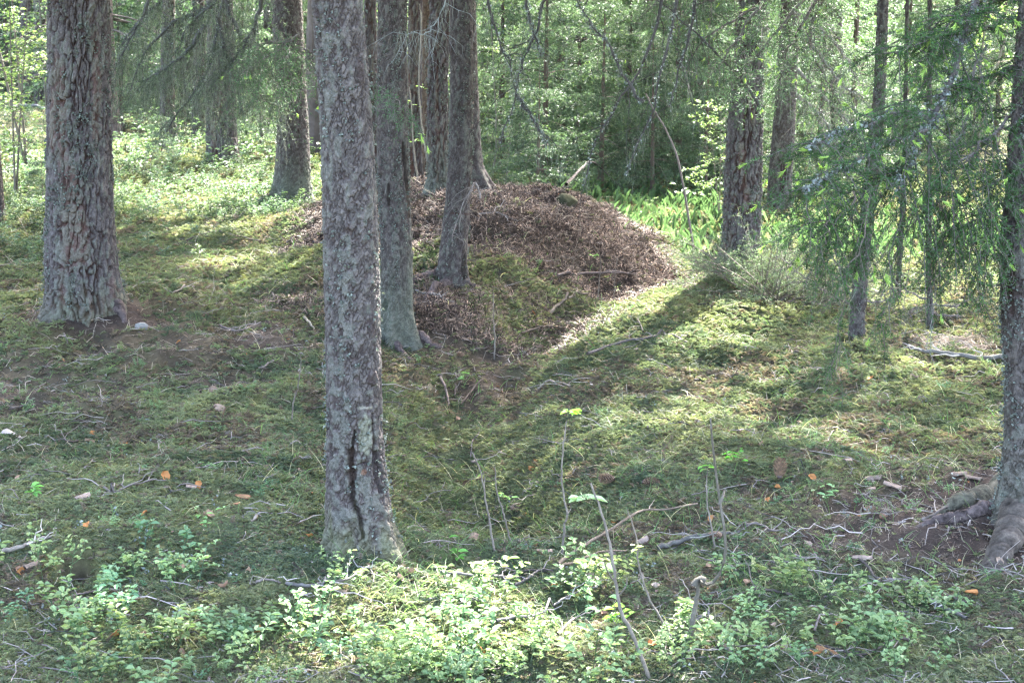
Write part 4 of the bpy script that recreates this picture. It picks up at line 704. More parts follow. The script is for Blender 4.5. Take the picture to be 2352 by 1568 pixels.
# bilberry: stems with oval leaves
def bilberry_t(seed, hgt=.16, nst=4, leaf=.0235):
    global rs
    keep_ = rs; rs = np.random.RandomState(seed); a = rs.rand(nst) * 6.28; st = curved(rs.normal(0, .025, (nst, 3)) * [1, 1, 0], nrm(np.stack([np.cos(a) * .45, np.sin(a) * .45, np.ones(nst)], 1)), hgt * rs.uniform(.6, 1.15, nst), np.full(nst, .05), 5)
    t1 = side_twigs(st, 4, hgt * .5, -.1, fwd=.7, t0=.35, up=.4, k=4); mb = MB(); V, F = tube_arr(st, .0014, .0009, 3); mb.add(V, F, np.array([.7, .8, .9]) * .5); V, F = tube_arr(t1, .0009, .0006, 3); mb.add(V, F, np.array([.6, .9, .7]) * .6)
    P_ = []; D_ = []
    for A_, cnt in ((t1, 4), (st, 3)):
        for j in range(cnt):
            t = .25 + .75 * (j + .5) / cnt * np.ones(len(A_)); q = t * (A_.shape[1] - 1); i = np.minimum(q.astype(int), A_.shape[1] - 2); f = (q - i)[:, None]; r_ = np.arange(len(A_)); p = A_[r_, i] * (1 - f) + A_[r_, i + 1] * f; T = nrm(A_[r_, i + 1] - A_[r_, i]); sd = nrm(np.cross(T, [0, 0, 1.]) + 1e-3) * (1 if j % 2 else -1)
            P_.append(p); D_.append(sd + T * .6 + rs.normal(0, .25, p.shape))
    P_ = np.concatenate(P_); D_ = np.concatenate(D_) * [1, 1, .5]; leaves(mb, P_, D_, np.array([0, 0, 1.]) + rs.normal(0, .28, P_.shape), leaf * rs.uniform(.6, 1.2, len(P_)), leaf * .60, [1, 1, 1], .22, .12); rs = keep_; return tmpl(mb)
BT = [bilberry_t(600 + i, .11 + .02 * (i % 3), 2 + i % 3) for i in range(6)]
LEAFC = np.array([.155, .220, .098])
def bil(name, blobs, n, d0, d1, p, col, base=0., scl=(.7, 1.25)):
    pts, d, px, py = ground_pts(n, d0, d1, p, lambda x, y, px, py: (base + blob(px, py, blobs)) * ((mound(x, y) < .01) | (y < 10))); k = len(pts); mb = MB(); ti = rs.randint(0, 6, k); R = tiltR(k, .12); sc = rs.uniform(*scl, k); c = np.clip(np.asarray(col) * (1 + .15 * rs.normal(0, 1, (k, 1)) + np.array([.2, 0.05, -.1]) * rs.normal(0, 1, (k, 1)) * .6), .02, .6)
    for q in range(6):
        m = ti == q
        if m.any(): scat(mb, BT[q], pts[m] - [0, 0, .01], R[m], sc[m], c[m])
    o = mb.build(name, M_leaf); o["kind"] = "stuff"; return o
FB = [(330, 1400, 330, 110, .42), (560, 1510, 420, 90, .95), (900, 1520, 420, 70, .9), (1260, 1540, 260, 40, .7), (960, 1300, 60, 30, .45), (780, 1430, 120, 70, .5), (1080, 1440, 90, 60, .5), (1400, 1400, 70, 40, .45), (1760, 1400, 110, 50, .5), (2060, 1420, 130, 60, .6), (1900, 1520, 350, 60, .55), (2300, 1500, 60, 50, .3), (1580, 1520, 80, 50, .5), (480, 1220, 60, 25, .4), (60, 1150, 80, 50, .2), (90, 1440, 130, 70, .4)]
bil("bilberry_cover", FB, 1550, 3.0, 6.6, 1., LEAFC, 0., (.7, 1.25))
SB = [(120, 950, 500, 200, .2), (1180, 700, 400, 200, .2), (2000, 1150, 400, 200, .3), (1500, 1250, 500, 200, .25), (1780, 1330, 300, 100, .4), (480, 1200, 300, 150, .3), (1050, 900, 200, 200, .2)]
bil("seedling_cover", SB, 2600, 3.2, 12, 1., [.12, .19, .085], .06, (.22, .42))
WB = [(450, 440, 280, 60, .95), (560, 480, 150, 30, .9), (50, 470, 130, 100, .9), (400, 360, 300, 60, .6), (700, 360, 200, 90, .6), (250, 330, 250, 60, .6), (80, 320, 160, 80, .6), (600, 420, 160, 50, .8), (320, 440, 80, 60, .9), (980, 420, 60, 40, .8), (1300, 425, 250, 22, .8), (900, 300, 150, 100, .5), (1200, 400, 200, 40, .7)]
bil("bilberry_slope", WB, 9000, 10.5, 30, 1.4, [.080, .116, .060], .04, (.7, 1.3))
# lily-of-the-valley patch: upright bright blades behind the mound
mb = MB(); pts, d, px, py = ground_pts(17000, 10.5, 24, 1.2, lambda x, y, px, py: blob(px, py, [(1520, 500, 190, 60, 1.), (1620, 560, 80, 60, .9), (1380, 455, 120, 20, .9), (1850, 560, 120, 50, .5), (2080, 560, 280, 40, .7), (2250, 560, 150, 40, .9)]) - ss(.04, .25, mound(x, y)) * 2); k = len(pts); a = rs.rand(k) * 6.28
leaves(mb, pts, np.stack([np.cos(a) * .45, np.sin(a) * .45, np.ones(k)], 1), np.stack([-np.cos(a), -np.sin(a), .4 + 0 * a], 1), rs.uniform(.09, .19, k), rs.uniform(.022, .04, k), [.058, .098, .046], .3, .3); o = mb.build("lily_leaves", M_leaf); o["kind"] = "stuff"
# ferny low undergrowth filling the wood floor far away
mb = MB(); pts, d, px, py = ground_pts(26000, 12, 60, 1.3, lambda x, y, px, py: np.clip(.10 + 1.4 * fb2(x * .35, y * .35, 2, 33), 0, 1) * (mound(x, y) < .01) * ss(12.5, 17, y - 4. * (x > -1.5) * (x < 1.5) * (y < 17))); k = len(pts); a = rs.rand(k * 4) * 6.28; q = np.repeat(pts, 4, 0) + rs.normal(0, .10, (k * 4, 3)) * [1, 1, .3] + [0, 0, .10]; hh = rs.uniform(0, .35, (k * 4, 1)) * [0, 0, 1.]
hh = hh * np.repeat(ss(13, 22, pts[:, 1]) * .8 + .2, 4)[:, None]; leaves(mb, q + hh, np.stack([np.cos(a), np.sin(a), rs.uniform(-.3, .3, k * 4)], 1), np.array([0, 0, 1.]) + rs.normal(0, .3, (k * 4, 3)), rs.uniform(.04, .08, k * 4), .035, [.085, .13, .065], .2, .3); o = mb.build("undergrowth", M_leaf); o["kind"] = "stuff"
# ------------------------------------------------------------------ things lying and standing on the forest floor
def gz(px, py, dz=0.): p = G(px, py); p[2] = float(H(p[0], p[1])) + dz; return p
def lying(name, pts, r, label, cat, group=None, col=(.24, .20, .175), lift=1., twigs=3, up=()):
    g = np.array([gz(a, b) for a, b in pts]); n = 22; p = path(g, n); p[:, 2] = H(p[:, 0], p[:, 1]); ends = np.interp(np.linspace(0, 1, n), [0, .5, 1], [p[0, 2], p[:, 2].max() * .6 + p[n // 2, 2] * .4, p[-1, 2]]); p[:, 2] = np.maximum(p[:, 2], ends) + r * lift + .010
    for i, dz in up: p[int(i * (n - 1)), 2] += dz
    org = p[n // 2].copy(); mb = MB(); V, F = tube_arr((p + rs.normal(0, r * .22, p.shape))[None], r, r * .5, 7); nn = vn3(V[:, 0] * 80, V[:, 1] * 80, V[:, 2] * 80)[:, None]; mb.add(V, F, np.clip(np.array(col) * .42 * (1 + 1.0 * nn), .02, .6)); root = empty(name, org, label, cat, group)
    child(mb.build("stem", M_wood, smooth=True, origin=org), root)
    if twigs:
        t = side_twigs(p[None], twigs, .10 + 6 * r, -.05, fwd=.8, t0=.25, up=.25, k=5); t[:, 1:] += rs.normal(0, .004, t[:, 1:].shape); t[..., 2] = np.maximum(t[..., 2], H(t[..., 0], t[..., 1]) + .004)
        for q in t:
            m2 = MB(); V, F = tube_arr(q[None], r * .45, .0010, 4); m2.add(V, F, np.array(col) * .9); child(m2.build("twig", M_wood, origin=org), root)
    return root
GW = (.26, .235, .21); BW = (.17, .125, .10)
lying("dead_log", [(2352, 850), (2280, 846), (2200, 838), (2130, 830), (2075, 824)], .016, "long pale fallen pole lying left of the edge spruce", "log", col=(.25, .23, .21), twigs=5)
lying("fallen_branch", [(1350, 828), (1400, 808), (1440, 797), (1480, 793), (1510, 786), (1545, 783), (1580, 800)], .008, "crooked dark branch with a kink, lying where the sun streak ends", "branch", col=(.20, .165, .15), twigs=5, up=[(.75, .03)])
lying("fallen_branch", [(1262, 718), (1290, 700), (1320, 688), (1352, 685)], .011, "short stout arched stick in the hollow below the mound", "branch", col=(.22, .18, .14), twigs=1, up=[(.5, .03)])
lying("fallen_branch", [(1198, 773), (1230, 768), (1260, 769), (1300, 770)], .007, "slim brown stick lying level left of the sun streak", "branch", col=(.21, .16, .12), twigs=0)
lying("fallen_branch", [(1012, 858), (1018, 880), (1026, 900), (1032, 925)], .008, "bare pinkish stick pointing at the camera right of the nearest spruce", "branch", col=(.30, .235, .20), twigs=0)
lying("fallen_branch", [(1060, 920), (1090, 908), (1120, 890), (1140, 885)], .005, "thin brown stick just right of the bare pinkish one", "branch", col=(.22, .165, .13), twigs=1)
lying("fallen_branch", [(1233, 893), (1260, 898), (1310, 907)], .008, "pale stub of a branch left of the sunny bank", "branch", col=(.33, .27, .22), twigs=0)
lying("fallen_branch", [(1280, 1345), (1330, 1300), (1400, 1262), (1470, 1225), (1520, 1205), (1600, 1172)], .006, "long arched brown branch crossing behind the young stems", "branch", col=(.26, .20, .15), twigs=1, lift=4)
lying("fallen_branch", [(1290, 1350), (1340, 1318), (1400, 1290), (1440, 1272)], .0045, "shorter arched branch side by side with the long one", "branch", col=(.26, .20, .15), twigs=0, lift=4)
lying("fallen_branch", [(-10, 1272), (40, 1262), (80, 1246), (125, 1238)], .008, "pale forked stick at the left edge above the moss hole", "branch", col=(.34, .29, .24), twigs=2)
lying("fallen_branch", [(698, 740), (710, 755), (722, 772)], .008, "short cream stick touching the left side of the nearest spruce", "branch", col=(.42, .36, .27), twigs=0)
lying("fallen_branch", [(505, 738), (520, 755), (550, 770), (600, 758)], .0065, "crooked twiggy branch right of the white stone", "branch", col=(.22, .18, .165), twigs=5)
lying("fallen_branch", [(240, 1135), (262, 1145), (300, 1130), (360, 1118)], .005, "dark forked branch on the left moss slope", "branch", col=(.19, .16, .14), twigs=5, up=[(.3, .03)])
lying("fallen_branch", [(660, 1370), (720, 1385), (790, 1370), (850, 1330)], .006, "lichened dead branch half sunk among the bilberries", "branch", col=(.20, .18, .165), twigs=6, up=[(.5, .02)])
lying("fallen_branch", [(1010, 1320), (1090, 1345), (1160, 1352), (1200, 1335)], .005, "grey dead twigs in front of the nearest spruce", "branch", col=(.28, .24, .22), twigs=6, up=[(.5, .03)])
lying("fallen_branch", [(1140, 1440), (1230, 1420), (1300, 1385), (1370, 1370)], .005, "bleached twiggy branch right of the brightest grass", "branch", col=(.27, .24, .22), twigs=7, up=[(.5, .03)])
lying("fallen_branch", [(1510, 1275), (1570, 1262), (1640, 1248), (1700, 1240)], .010, "lichen-crusted branch lying right of the long arched one", "branch", col=(.18, .165, .145), twigs=3)
lying("fallen_branch", [(2110, 1352), (2150, 1385), (2220, 1440)], .009, "grey crusted stick among the bilberries at the lower right", "branch", col=(.22, .21, .20), twigs=1)
lying("fallen_branch", [(1280, 640), (1350, 660), (1420, 655), (1500, 640), (1590, 628)], .008, "dark branch at the foot of the right mound slope", "branch", col=(.15, .12, .11), twigs=5)
lying("fallen_branch", [(1300, 452), (1360, 458), (1430, 455)], .012, "dark curved stick on the skyline of the mound", "branch", col=(.13, .11, .10), twigs=2, lift=3)
lying("fallen_branch", [(1100, 500), (1140, 508), (1190, 520)], .007, "light stick near the top of the needle mound", "branch", col=(.30, .26, .24), twigs=2)
lying("fallen_branch", [(955, 668), (980, 690), (1010, 700), (1040, 712)], .007, "grey twiggy stick below the bare roots", "branch", col=(.28, .25, .23), twigs=4)
lying("fallen_branch", [(430, 560), (480, 545), (520, 548), (600, 556)], .006, "thin dark stick on the lit moss band behind the left pine", "branch", col=(.16, .13, .12), twigs=4)
lying("fallen_branch", [(1640, 640), (1700, 652), (1760, 655), (1800, 650)], .008, "grey stick at the foot of the large reddish pine", "branch", col=(.28, .26, .22), twigs=3, lift=3)
lying("fallen_branch", [(110, 244), (60, 246), (0, 250)], .04, "far grey log lying before the two far pines", "log", col=(.26, .25, .24), twigs=0) if False else None
lying("fallen_log", [(20, 256), (60, 254), (112, 262)], .035, "grey fallen trunk far back at the left edge", "log", col=(.28, .27, .25), twigs=0)
for i in range(34):        # scattered sticks, each a thing
    for _ in range(30):
        px, py = rs.uniform(20, 2330), rs.uniform(560, 1520); g = G(px, py)
        if rs.rand() < .35 + litter_mask(g[0], g[1]): break
    a = rs.rand() * 6.28; L = rs.uniform(40, 130) * (py / 1000); q = [(px + math.cos(a) * L * t, py + math.sin(a) * L * .35 * t + rs.normal(0, 5)) for t in (0, .35, .7, 1)]
    lying("dead_stick", q, rs.uniform(.003, .006), "thin dead stick lying loose on the forest floor", "stick", "loose sticks on the forest floor", col=np.array([.22, .18, .155]) * rs.uniform(.6, 1.35), twigs=rs.randint(0, 4))
# cones
def cone_mesh():
    mb = MB(); n = 90; k = np.arange(n); t = (k + .5) / n; a = k * 2.39996; r = .030 * np.sin(math.pi * np.clip(t * .85 + .06, 0, 1))**.7; ax = t * .06
    p = np.stack([ax, r * .55 * np.cos(a), r * .55 * np.sin(a)], 1); d = np.stack([.75 + 0 * a, np.cos(a), np.sin(a)], 1); up = np.stack([-.8 + 0 * a, np.cos(a), np.sin(a)], 1); leaves(mb, p, d, up, .013, .011, [.13, .08, .05], -.3, .25)
    st = np.array([[[0, 0, 0], [.018, 0, 0], [.036, 0, 0], [.054, 0, 0]]]); V, F = tube_arr(st, .010, .004, 8); mb.add(V, F, np.array([.05, .03, .02])); return mb
cone0 = None
for px, py, sc, lb in [(1790, 1104, 1.25, "large open brown cone standing on the moss below the right bank"), (1880, 1162, 1., "spruce cone half sunk beside the pale clover-like leaves"), (1980, 1184, .9, "spruce cone at the edge of the needle patch by the edge spruce"), (1477, 1130, 1.1, "dark open cone, right one of the pair in mid moss"), (1411, 1123, 1., "dark open cone, left one of the pair in mid moss"),
        (1283, 814, 1., "sun-flecked cone at the lower end of the sun streak"), (1232, 800, .8, "dark round cone in the hollow"), (1068, 816, .8, "cone on litter right of the second spruce"), (1066, 771, .7, "small cone above the litter right of the second spruce"), (489, 908, .9, "pale brown cone on the left slope above the tan stone"), (1236, 498, .9, "cone near the top of the needle mound"),
        (1085, 1250, .8, "cone in the grass right of the nearest spruce"), (1080, 1110, .8, "cone in the shaded grass left of the young stems"), (1170, 1195, .9, "dark cone behind the young stems"), (820, 700, .01, None), (1660, 1250, .8, "cone right of the bent stem"), (940, 700, .01, None)]:
    if lb is None: continue
    g = gz(px, py, .016 * sc)
    if cone0 is None: cone0 = cone_mesh().build("spruce_cone", M_cone); o = cone0
    else: o = cone0.copy(); COL.objects.link(o)
    o.location = g; o.rotation_euler = (rs.rand() * 6, rs.uniform(-.3, .2) if sc < 1.2 else -1.1, rs.rand() * 6.28); o.scale = (sc * .9,) * 3; tag(o, lb, "cone", "spruce cones")
# stones and bark pieces
def lump(name, px, py, s, col, label, cat, seed, m=None, sink=.25):
    g = gz(px, py); bm = __import__('bmesh').new(); __import__('bmesh').ops.create_icosphere(bm, subdivisions=4, radius=1.0); V = np.array([v.co[:] for v in bm.verts]); F = np.array([[v.index for v in f.verts] for f in bm.faces]); bm.free()
    n = vn3(V[:, 0] * 1.4 + seed, V[:, 1] * 1.4, V[:, 2] * 1.4, seed)[:, None]; V = V * (1 + .55 * n); q = nrm(np.random.RandomState(seed).normal(0, 1, (9, 3)))
    for k in q: dd = V @ k; V = V - np.clip(dd - .72, 0, 9)[:, None] * k * .85
    V = V * np.array(s) * (1 + .04 * vn3(V[:, 0] * 9, V[:, 1] * 9, V[:, 2] * 9, 3)[:, None]) + [0, 0, s[2] * (1 - 2 * sink) * .6]; mb = MB(); mb.add(V, F, np.clip(np.array(col) * (1 + .5 * vn3(V[:, 0] * 60, V[:, 1] * 60, V[:, 2] * 60, 9)[:, None]), .02, .8)); o = mb.build(name, m or M_stone, smooth=True); o.location = g; o.rotation_euler = (0, 0, seed); return tag(o, label, cat)
lump("white_stone", 325, 764, (.045, .028, .028), (.15, .143, .13), "pale angular stone at the foot of the thick left pine", "stone", 3)
lump("tan_stone", 502, 940, (.040, .028, .024), (.15, .11, .085), "small rounded tan stone on the left moss slope", "stone", 5)
lump("mossy_stump", 1300, 470, (.085, .07, .06), (.045, .045, .026), "dark mossy stump on the right shoulder of the needle mound", "stump", 8, M_ground, .42)
lump("grey_stone", 2240, 1000, (.03, .025, .02), (.36, .33, .30), "small grey stone on the moss left of the edge spruce", "stone", 11) if False else None
lump("anthill", 1135, 690, (.03, .03, .03), (.2, .19, .18), "small grey stone below the bare roots", "stone", 12) if False else None
def chip(px, py, L, W, col, label, yaw, curl=.3, name="bark_piece", cat="bark"):
    g = gz(px, py, .012); n, m = 14, 8; u = np.linspace(-1, 1, n); v = np.linspace(-1, 1, m); U, Vv = np.meshgrid(u, v, indexing='ij'); ed = 1 - .25 * np.abs(vn2(U * 3 + px, Vv * 3, 3)); wv = W * (1 - .25 * U * U) * ed
    X = U * L * (.9 + .2 * vn2(Vv * 2 + py, 0 * U, 5)); Y = Vv * wv; Z = -curl * W * Vv * Vv + .10 * L * vn2(U * 2 + px, Vv * 2, 7) + .004; top = np.stack([X, Y, Z], -1).reshape(-1, 3); bot = top - [0, 0, .004]; idx = np.arange(n * m).reshape(n, m); F = np.stack([idx[:-1, :-1], idx[1:, :-1], idx[1:, 1:], idx[:-1, 1:]], -1).reshape(-1, 4)
    e = np.concatenate([idx[0, :], idx[1:, -1], idx[-1, :-1][::-1], idx[1:-1, 0][::-1]]); e2 = np.roll(e, -1); S_ = np.stack([e, e2, e2 + n * m, e + n * m], 1); c = np.clip(np.array(col) * (1 + .6 * vn2(top[:, 0] * 200, top[:, 1] * 50, 4)[:, None]), .03, .8); mb = MB(); mb.add(np.vstack([top, bot]), np.vstack([F, F[:, ::-1] + n * m, S_]), np.vstack([c, c * .8])); o = mb.build(name, M_wood, smooth=False); o.location = g; o.rotation_euler = (rs.normal(0, .15), rs.normal(0, .15), yaw); return tag(o, label, cat)
chip(32, 1025, .060, .032, (.28, .23, .205), "large pale bark slab near the left edge of the picture", 2.5, .5)
for px, py, L, W, yw, lb in [(2005, 1112, .035, .015, .2, "pale bark flake, leftmost of the cluster before the edge spruce"), (2050, 1123, .038, .016, -.3, "pinkish bark flake just right of the leftmost one"), (2200, 1104, .035, .016, .3, "tan bark flake close to the edge spruce"), (2235, 1112, .034, .013, -.5, "thin pale bark flake closest to the edge spruce"), (2000, 1130, .022, .010, .6, "small bark flake in front of the pale cluster"), (1945, 1076, .024, .016, .8, "single light bark flake left of the needle hollow"),
        (1470, 1252, .032, .018, .4, "peach coloured bark flake by the arched branch"), (1250, 1284, .03, .015, .1, "grey lilac bark flake between the young stems"), (1980, 1300, .034, .014, -.3, "tan bark flake below the edge spruce roots"), (2060, 1480, .04, .018, .9, "curled orange flake among the lower right bilberries"), (1900, 1498, .04, .018, 2.2, "rust coloured curled flake at the lower right"), (75, 1325, .035, .013, 1.1, "reddish brown bark strip by the moss hole"), (560, 1142, .035, .015, -.5, "orange bark flake left of the nearest spruce"), (190, 1160, .028, .014, .8, "cream flake on the left moss slope"), (540, 1160, .018, .010, .4, "small peach flake beside the orange one"),
        (1405, 690, .03, .014, .2, "grey flake in the hollow by the arched stick"), (1090, 1062, .02, .012, .5, "brown flake in the moss right of the nearest spruce"), (440, 1130, .02, .012, .1, "lilac flake on the left moss"), (2090, 835, .035, .016, .2, "light flake beside the fallen pole"), (1700, 1000, .02, .012, 1., "small brown flake on the sunny bank")]:
    chip(px, py, L, W, np.array([.21, .155, .125]) * rs.uniform(.75, 1.1) * (np.array([1.05, .75, .5]) if ('orange' in lb or 'rust' in lb) else 1), lb, yw, rs.uniform(.1, .8))
# dead leaves
leafm = []
for i in range(5):
    mb = MB(); n, m = 9, 7; u = np.linspace(0, 1, n); v = np.linspace(-1, 1, m); U, Vv = np.meshgrid(u, v, indexing='ij'); wv = .017 * np.sin(math.pi * U**.8)**.7 * (1 + .2 * np.sin(U * 30 + i)); X = U * .045; Y = Vv * wv; Z = .014 * np.abs(Vv)**1.5 * (1 - .4 * U) + .008 * np.sin(U * 4 + i) + .004 * vn2(U * 5 + i, Vv * 3, i)
    idx = np.arange(n * m).reshape(n, m); mb.add(np.stack([X, Y, Z], -1), np.stack([idx[:-1, :-1], idx[1:, :-1], idx[1:, 1:], idx[:-1, 1:]], -1).reshape(-1, 4), np.array([[.22, .14, .09], [.30, .13, .045], [.22, .17, .13], [.17, .10, .065], [.25, .18, .135]][i])); o = mb.build("dead_leaf", M_litter, smooth=True); leafm.append(o)
used = set()
for i in range(90):
    for _ in range(40):
        px, py = rs.uniform(10, 2340), rs.uniform(520, 1540); g = G(px, py)
        if rs.rand() < (7. / max(g[1], 4))**2 * .6: break
    k = rs.randint(0, 5)
    if k not in used: o = leafm[k]; used.add(k)
    else: o = leafm[k].copy(); COL.objects.link(o)
    g[2] = float(H(g[0], g[1])) + .012; o.location = g; o.rotation_euler = (rs.normal(0, .5), rs.normal(0, .3), rs.rand() * 6.28); o.scale = (rs.uniform(.5, 1.0),) * 3
    tag(o, "curled dead leaf lying loose on the forest floor", "leaf", "dead leaves on the forest floor")
# young bare stems
def stem(pts, r, label, leafs=(), lcol=(.20, .34, .08), col=(.125, .105, .085), name="sapling", side=(), knob=None, lsz=.035, Yd=0.):
    b = gz(*pts[0]); Y = b[1]; p = np.array([b - [0, 0, .03]] + [P(px, py, Y - Yd * i) for i, (px, py) in enumerate(pts[1:], 1)]); root = empty(name, b, label, "sapling"); mb = MB(); q = path(p, 30); q[2:] += rs.normal(0, .0012, q[2:].shape); V, F = tube_arr(q[None], r, r * .45, 7); mb.add(V, F, np.array(col) * (1 + .8 * vn3(V[:, 0] * 90, V[:, 1] * 90, V[:, 2] * 40)[:, None]))
    if knob: kp = P(knob[0], knob[1], Y); V, F = tube_arr(np.array([[kp - [.012, 0, .012], kp - [.004, 0, 0], kp + [.006, 0, .006], kp + [.016, 0, .002]]]), r * 1.25, r * .9, 8); mb.add(V, F, np.array(col) * .9)
    child(mb.build("stem", M_wood, smooth=True, origin=b), root)
    for s_ in side:
        m2 = MB(); q2 = path([P(px, py, Y + rs.normal(0, .02)) for px, py in s_], 12); V, F = tube_arr(q2[None], r * .5, r * .25, 5); m2.add(V, F, np.array(col)); child(m2.build("side_twig", M_wood, origin=b), root)
    for px, py, n, rad in leafs:
        m2 = MB(); c = P(px, py, Y); a = rs.rand(n) * 6.28; d = np.stack([np.cos(a), np.sin(a) * .7, rs.uniform(-.2, .3, n)], 1); leaves(m2, c + d * .004 + rs.normal(0, rad, (n, 3)) * [1, .6, .5], d, np.array([0, 0, 1.]) + rs.normal(0, .25, (n, 3)), lsz * rs.uniform(.7, 1.2, n), lsz * .5, lcol, .2); child(m2.build("leaf_cluster", M_leaf, origin=b), root)
stem([(1500, 1560), (1450, 1450), (1425, 1400), (1412, 1320), (1398, 1240), (1375, 1160), (1357, 1108)], .0058, "leaning bare young stem with one pale leaf tuft, left of the bent one", [(1345, 1146, 9, .004)], (.34, .46, .24), side=[[(1420, 1370), (1438, 1345), (1440, 1325)], [(1415, 1340), (1395, 1310), (1388, 1290)]], lsz=.05)
stem([(1560, 1490), (1530, 1440), (1490, 1370), (1468, 1300), (1462, 1230), (1440, 1170)], .0035, "slender grey stem leaning left between the leaning stem and the bent one", [(1462, 1256, 5, .006)], (.4, .46, .2), lsz=.02)
stem([(1580, 1500), (1592, 1420), (1606, 1335)], .011, "mossy-footed stump stem that holds the knob of the bent sapling", (), col=(.08, .07, .055), name="bent_sapling", knob=(1606, 1334), side=[[(1606, 1334), (1625, 1341), (1645, 1330), (1660, 1300), (1667, 1262), (1662, 1200), (1650, 1130), (1640, 1050), (1634, 990), (1632, 960)], [(1652, 1160), (1660, 1140), (1664, 1125)]])
stem([(1648, 1275), (1632, 1200), (1622, 1130), (1625, 1080)], .0035, "upright thin stem with a green tip beside the bent sapling", [(1624, 1072, 6, .006)], (.14, .30, .06), lsz=.025)
stem([(1290, 1275), (1296, 1210), (1302, 1180), (1290, 1100), (1293, 1040), (1302, 965)], .0045, "upright stem topped by a bright yellow-green leaf tuft", [(1305, 945, 10, .009)], (.30, .48, .08), side=[[(1303, 1180), (1312, 1165), (1308, 1150)]], lsz=.034)
stem([(1138, 1272), (1128, 1220), (1118, 1160), (1108, 1100), (1095, 1060), (1085, 1040)], .004, "bare stem, left of the pair right of the nearest spruce", (), side=[[(1112, 1120), (1113, 1100), (1110, 1080)]])
stem([(1180, 1262), (1160, 1190), (1142, 1130), (1136, 1070)], .0035, "bare stem with small yellow-green leaves, right of the pair", [(1158, 1142, 7, .01)], (.24, .36, .12), lsz=.028)
stem([(1135, 822), (1137, 780), (1134, 740), (1133, 672)], .005, "thin dark upright stem in the hollow right of the second spruce", (), side=[[(1134, 750), (1143, 738), (1150, 715)]])
stem([(668, 965), (674, 925), (684, 890), (690, 850), (692, 812)], .0035, "thin bare stem left of the nearest spruce")
stem([(1268, 742), (1262, 720), (1260, 690), (1262, 650)], .004, "wispy stem with faint green on the mound foot", [(1262, 560, 4, .02)], (.10, .18, .06)) if False else None
stem([(1372, 700), (1376, 650), (1380, 600), (1372, 570)], .003, "tiny rowan seedling stem on the right mound slope", [(1366, 588, 7, .015)], (.14, .26, .07), lsz=.025)
stem([(1410, 700), (1412, 640), (1418, 590)], .003, "second tiny seedling stem right of the rowan seedling", [(1412, 660, 4, .02)], (.3, .34, .2), lsz=.014)
stem([(1590, 640), (1592, 570), (1560, 380), (1530, 300), (1500, 250), (1483, 215)], .010, "long dead stem leaning left behind the mound slope", (), col=(.13, .11, .10), name="dead_sapling")
stem([(1160, 432), (1168, 360), (1180, 270), (1183, 210), (1200, 120)], .010, "thin grey stem behind the crest of the mound, left of two", (), col=(.16, .15, .13))
stem([(1128, 425), (1140, 330), (1136, 200), (1128, 60)], .010, "thin grey stem just right of the dark crest spruce", (), col=(.16, .15, .13))
for pts, lb in [([(1020, 392), (965, 340), (952, 200), (945, 60)], None), ([(992, 420), (975, 330), (962, 200), (968, 60), (964, 10)], "sunlit pale sapling stem in front of the orange-brown pine"), ([(962, 410), (950, 340), (945, 240), (940, 200)], "sunlit thin stem in front of the olive pine")]:
    if lb: stem(pts, .008, lb, [(pts[1][0] - 6, pts[1][1] - 15, 8, .03), (pts[2][0], pts[2][1], 6, .03)], (.2, .3, .1), col=(.20, .175, .14))
# low leafy clump, small oak-like plants
for px, py, n, c, lb, sz in [(1420, 1420, 16, (.26, .42, .06), "yellow-green leafy seedling beside the leaning stem", .040), (1360, 1390, 16, (.22, .34, .16), "pale leafy seedling left of the yellow-green one", .034), (845, 1230, .0, None, None, 0), (1065, 865, 7, (.13, .28, .07), "small green rowan leaf in the hollow right of the second spruce", .035), (1690, 1065, 12, (.09, .26, .04), "vivid green seedling right of the bent sapling tip", .030), (1900, 1145, 12, (.20, .32, .16), "pale clover-like seedling beside a cone", .030), (475, 1215, 14, (.15, .26, .10), "bilberry sprig on the left moss mound", .022), (80, 1145, 10, (.11, .25, .06), "green seedling left of the moss slope branch", .032), (2010, 1385, 18, (.20, .30, .15), "bilberry sprig below the edge spruce roots", .024), (1170, 1150, .0, None, None, 0), (800, 1250, .0, None, None, 0), (1050, 1265, 12, (.10, .24, .05), "dark green seedling at the foot of the nearest spruce", .030)]:
    if not c: continue
    b = gz(px, py + 14); root = empty("seedling", b, lb, "seedling"); m1 = MB(); st = curved(np.repeat(b[None], 4, 0), nrm(np.array([0, 0, 1.]) + rs.normal(0, .35, (4, 3))), rs.uniform(.05, .10, 4), np.full(4, .1), 4); V, F = tube_arr(st, .0016, .001, 4); m1.add(V, F, np.array([.10, .12, .05])); child(m1.build("stem", M_wood, origin=b), root)
    m2 = MB(); i = rs.randint(0, 4, n); q = st[i, rs.randint(1, 4, n)]; a = rs.rand(n) * 6.28; leaves(m2, q, np.stack([np.cos(a), np.sin(a), rs.uniform(-.1, .3, n)], 1), np.array([0, 0, 1.]) + rs.normal(0, .25, (n, 3)), sz * rs.uniform(.7, 1.2, n), sz * .55, c, .2); child(m2.build("leaves", M_leaf, origin=b), root)
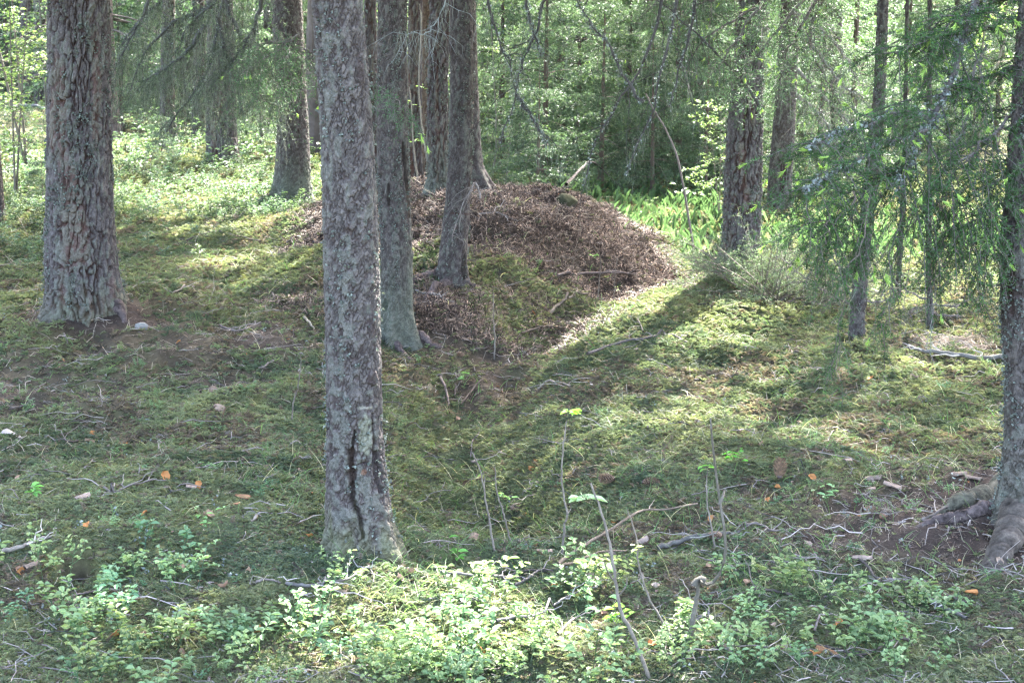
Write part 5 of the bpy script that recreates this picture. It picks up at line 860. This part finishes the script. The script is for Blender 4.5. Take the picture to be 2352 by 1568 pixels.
# juniper at the foot of the large pine
def juniper(px, py, W, Hh, label, seed, col=(.085, .115, .065), n=46):
    global rs
    keep_ = rs; rs = np.random.RandomState(seed); b = gz(px, py); root = empty("juniper_bush", b, label, "juniper"); d = np.stack([rs.uniform(-1, 1, n) * W, rs.uniform(-.6, .6, n) * W, rs.uniform(.15, 1, n) * Hh], 1); st = curved(np.repeat(b[None], n, 0) + rs.normal(0, .05, (n, 3)) * [1, 1, 0], nrm(d), np.linalg.norm(d, axis=1), rs.uniform(-.1, .35, n), 6); t1 = side_twigs(st, 12, .20, .1, fwd=.9, t0=.2, up=.1); t2 = side_twigs(t1, 4, .07, .2, fwd=.9)
    m1 = MB(); V, F = tube_arr(st, .006, .0015, 4); m1.add(V, F, np.array([.12, .10, .085])); V, F = tube_arr(t1, .0018, .0008, 3); m1.add(V, F, np.array([.12, .10, .08])); m2 = MB(); needles(m2, t1, .008, .016, .0026, col); needles(m2, t2, .007, .015, .0026, np.array(col) * 1.2); child(m1.build("branches", M_bark, origin=b), root); child(m2.build("foliage", M_needle, origin=b), root); rs = keep_
juniper(1760, 690, .70, .55, "grey-green juniper spreading at the foot of the large reddish pine", 701)
juniper(1850, 700, .55, .35, "low juniper right of the larger one, sunlit twigs", 702, n=30)
juniper(1700, 640, .45, .40, "small juniper right against the large reddish pine", 703, n=26)
# dead lower boughs of the thin spruces at the right
for k, L_ in (('spruce_thin', [([(1960, 700), (1900, 670), (1850, 640), (1790, 590)], 9.2), ([(1975, 690), (2040, 690), (2060, 670)], 9.0), ([(1965, 640), (1920, 600), (1880, 560)], 9.2)]),
              ('spruce_sap', [([(2130, 690), (2060, 650), (2040, 600), (2000, 560)], 9.4), ([(2135, 700), (2200, 702), (2250, 680), (2300, 640)], 9.3), ([(2135, 720), (2210, 725), (2270, 700)], 9.2), ([(2130, 700), (2090, 720), (2110, 780)], 9.2), ([(2135, 660), (2170, 600), (2190, 560)], 9.4)])):
    for pts, Y in L_: bough(R_(k), pts, Y, .007, (.13, .11, .10), n1=12, L1=.28, n2=4, L2=.12, droop=.5, hang=.5, nd=(.02, .018, .003), ncol=(.06, .085, .05), name="dead_bough")
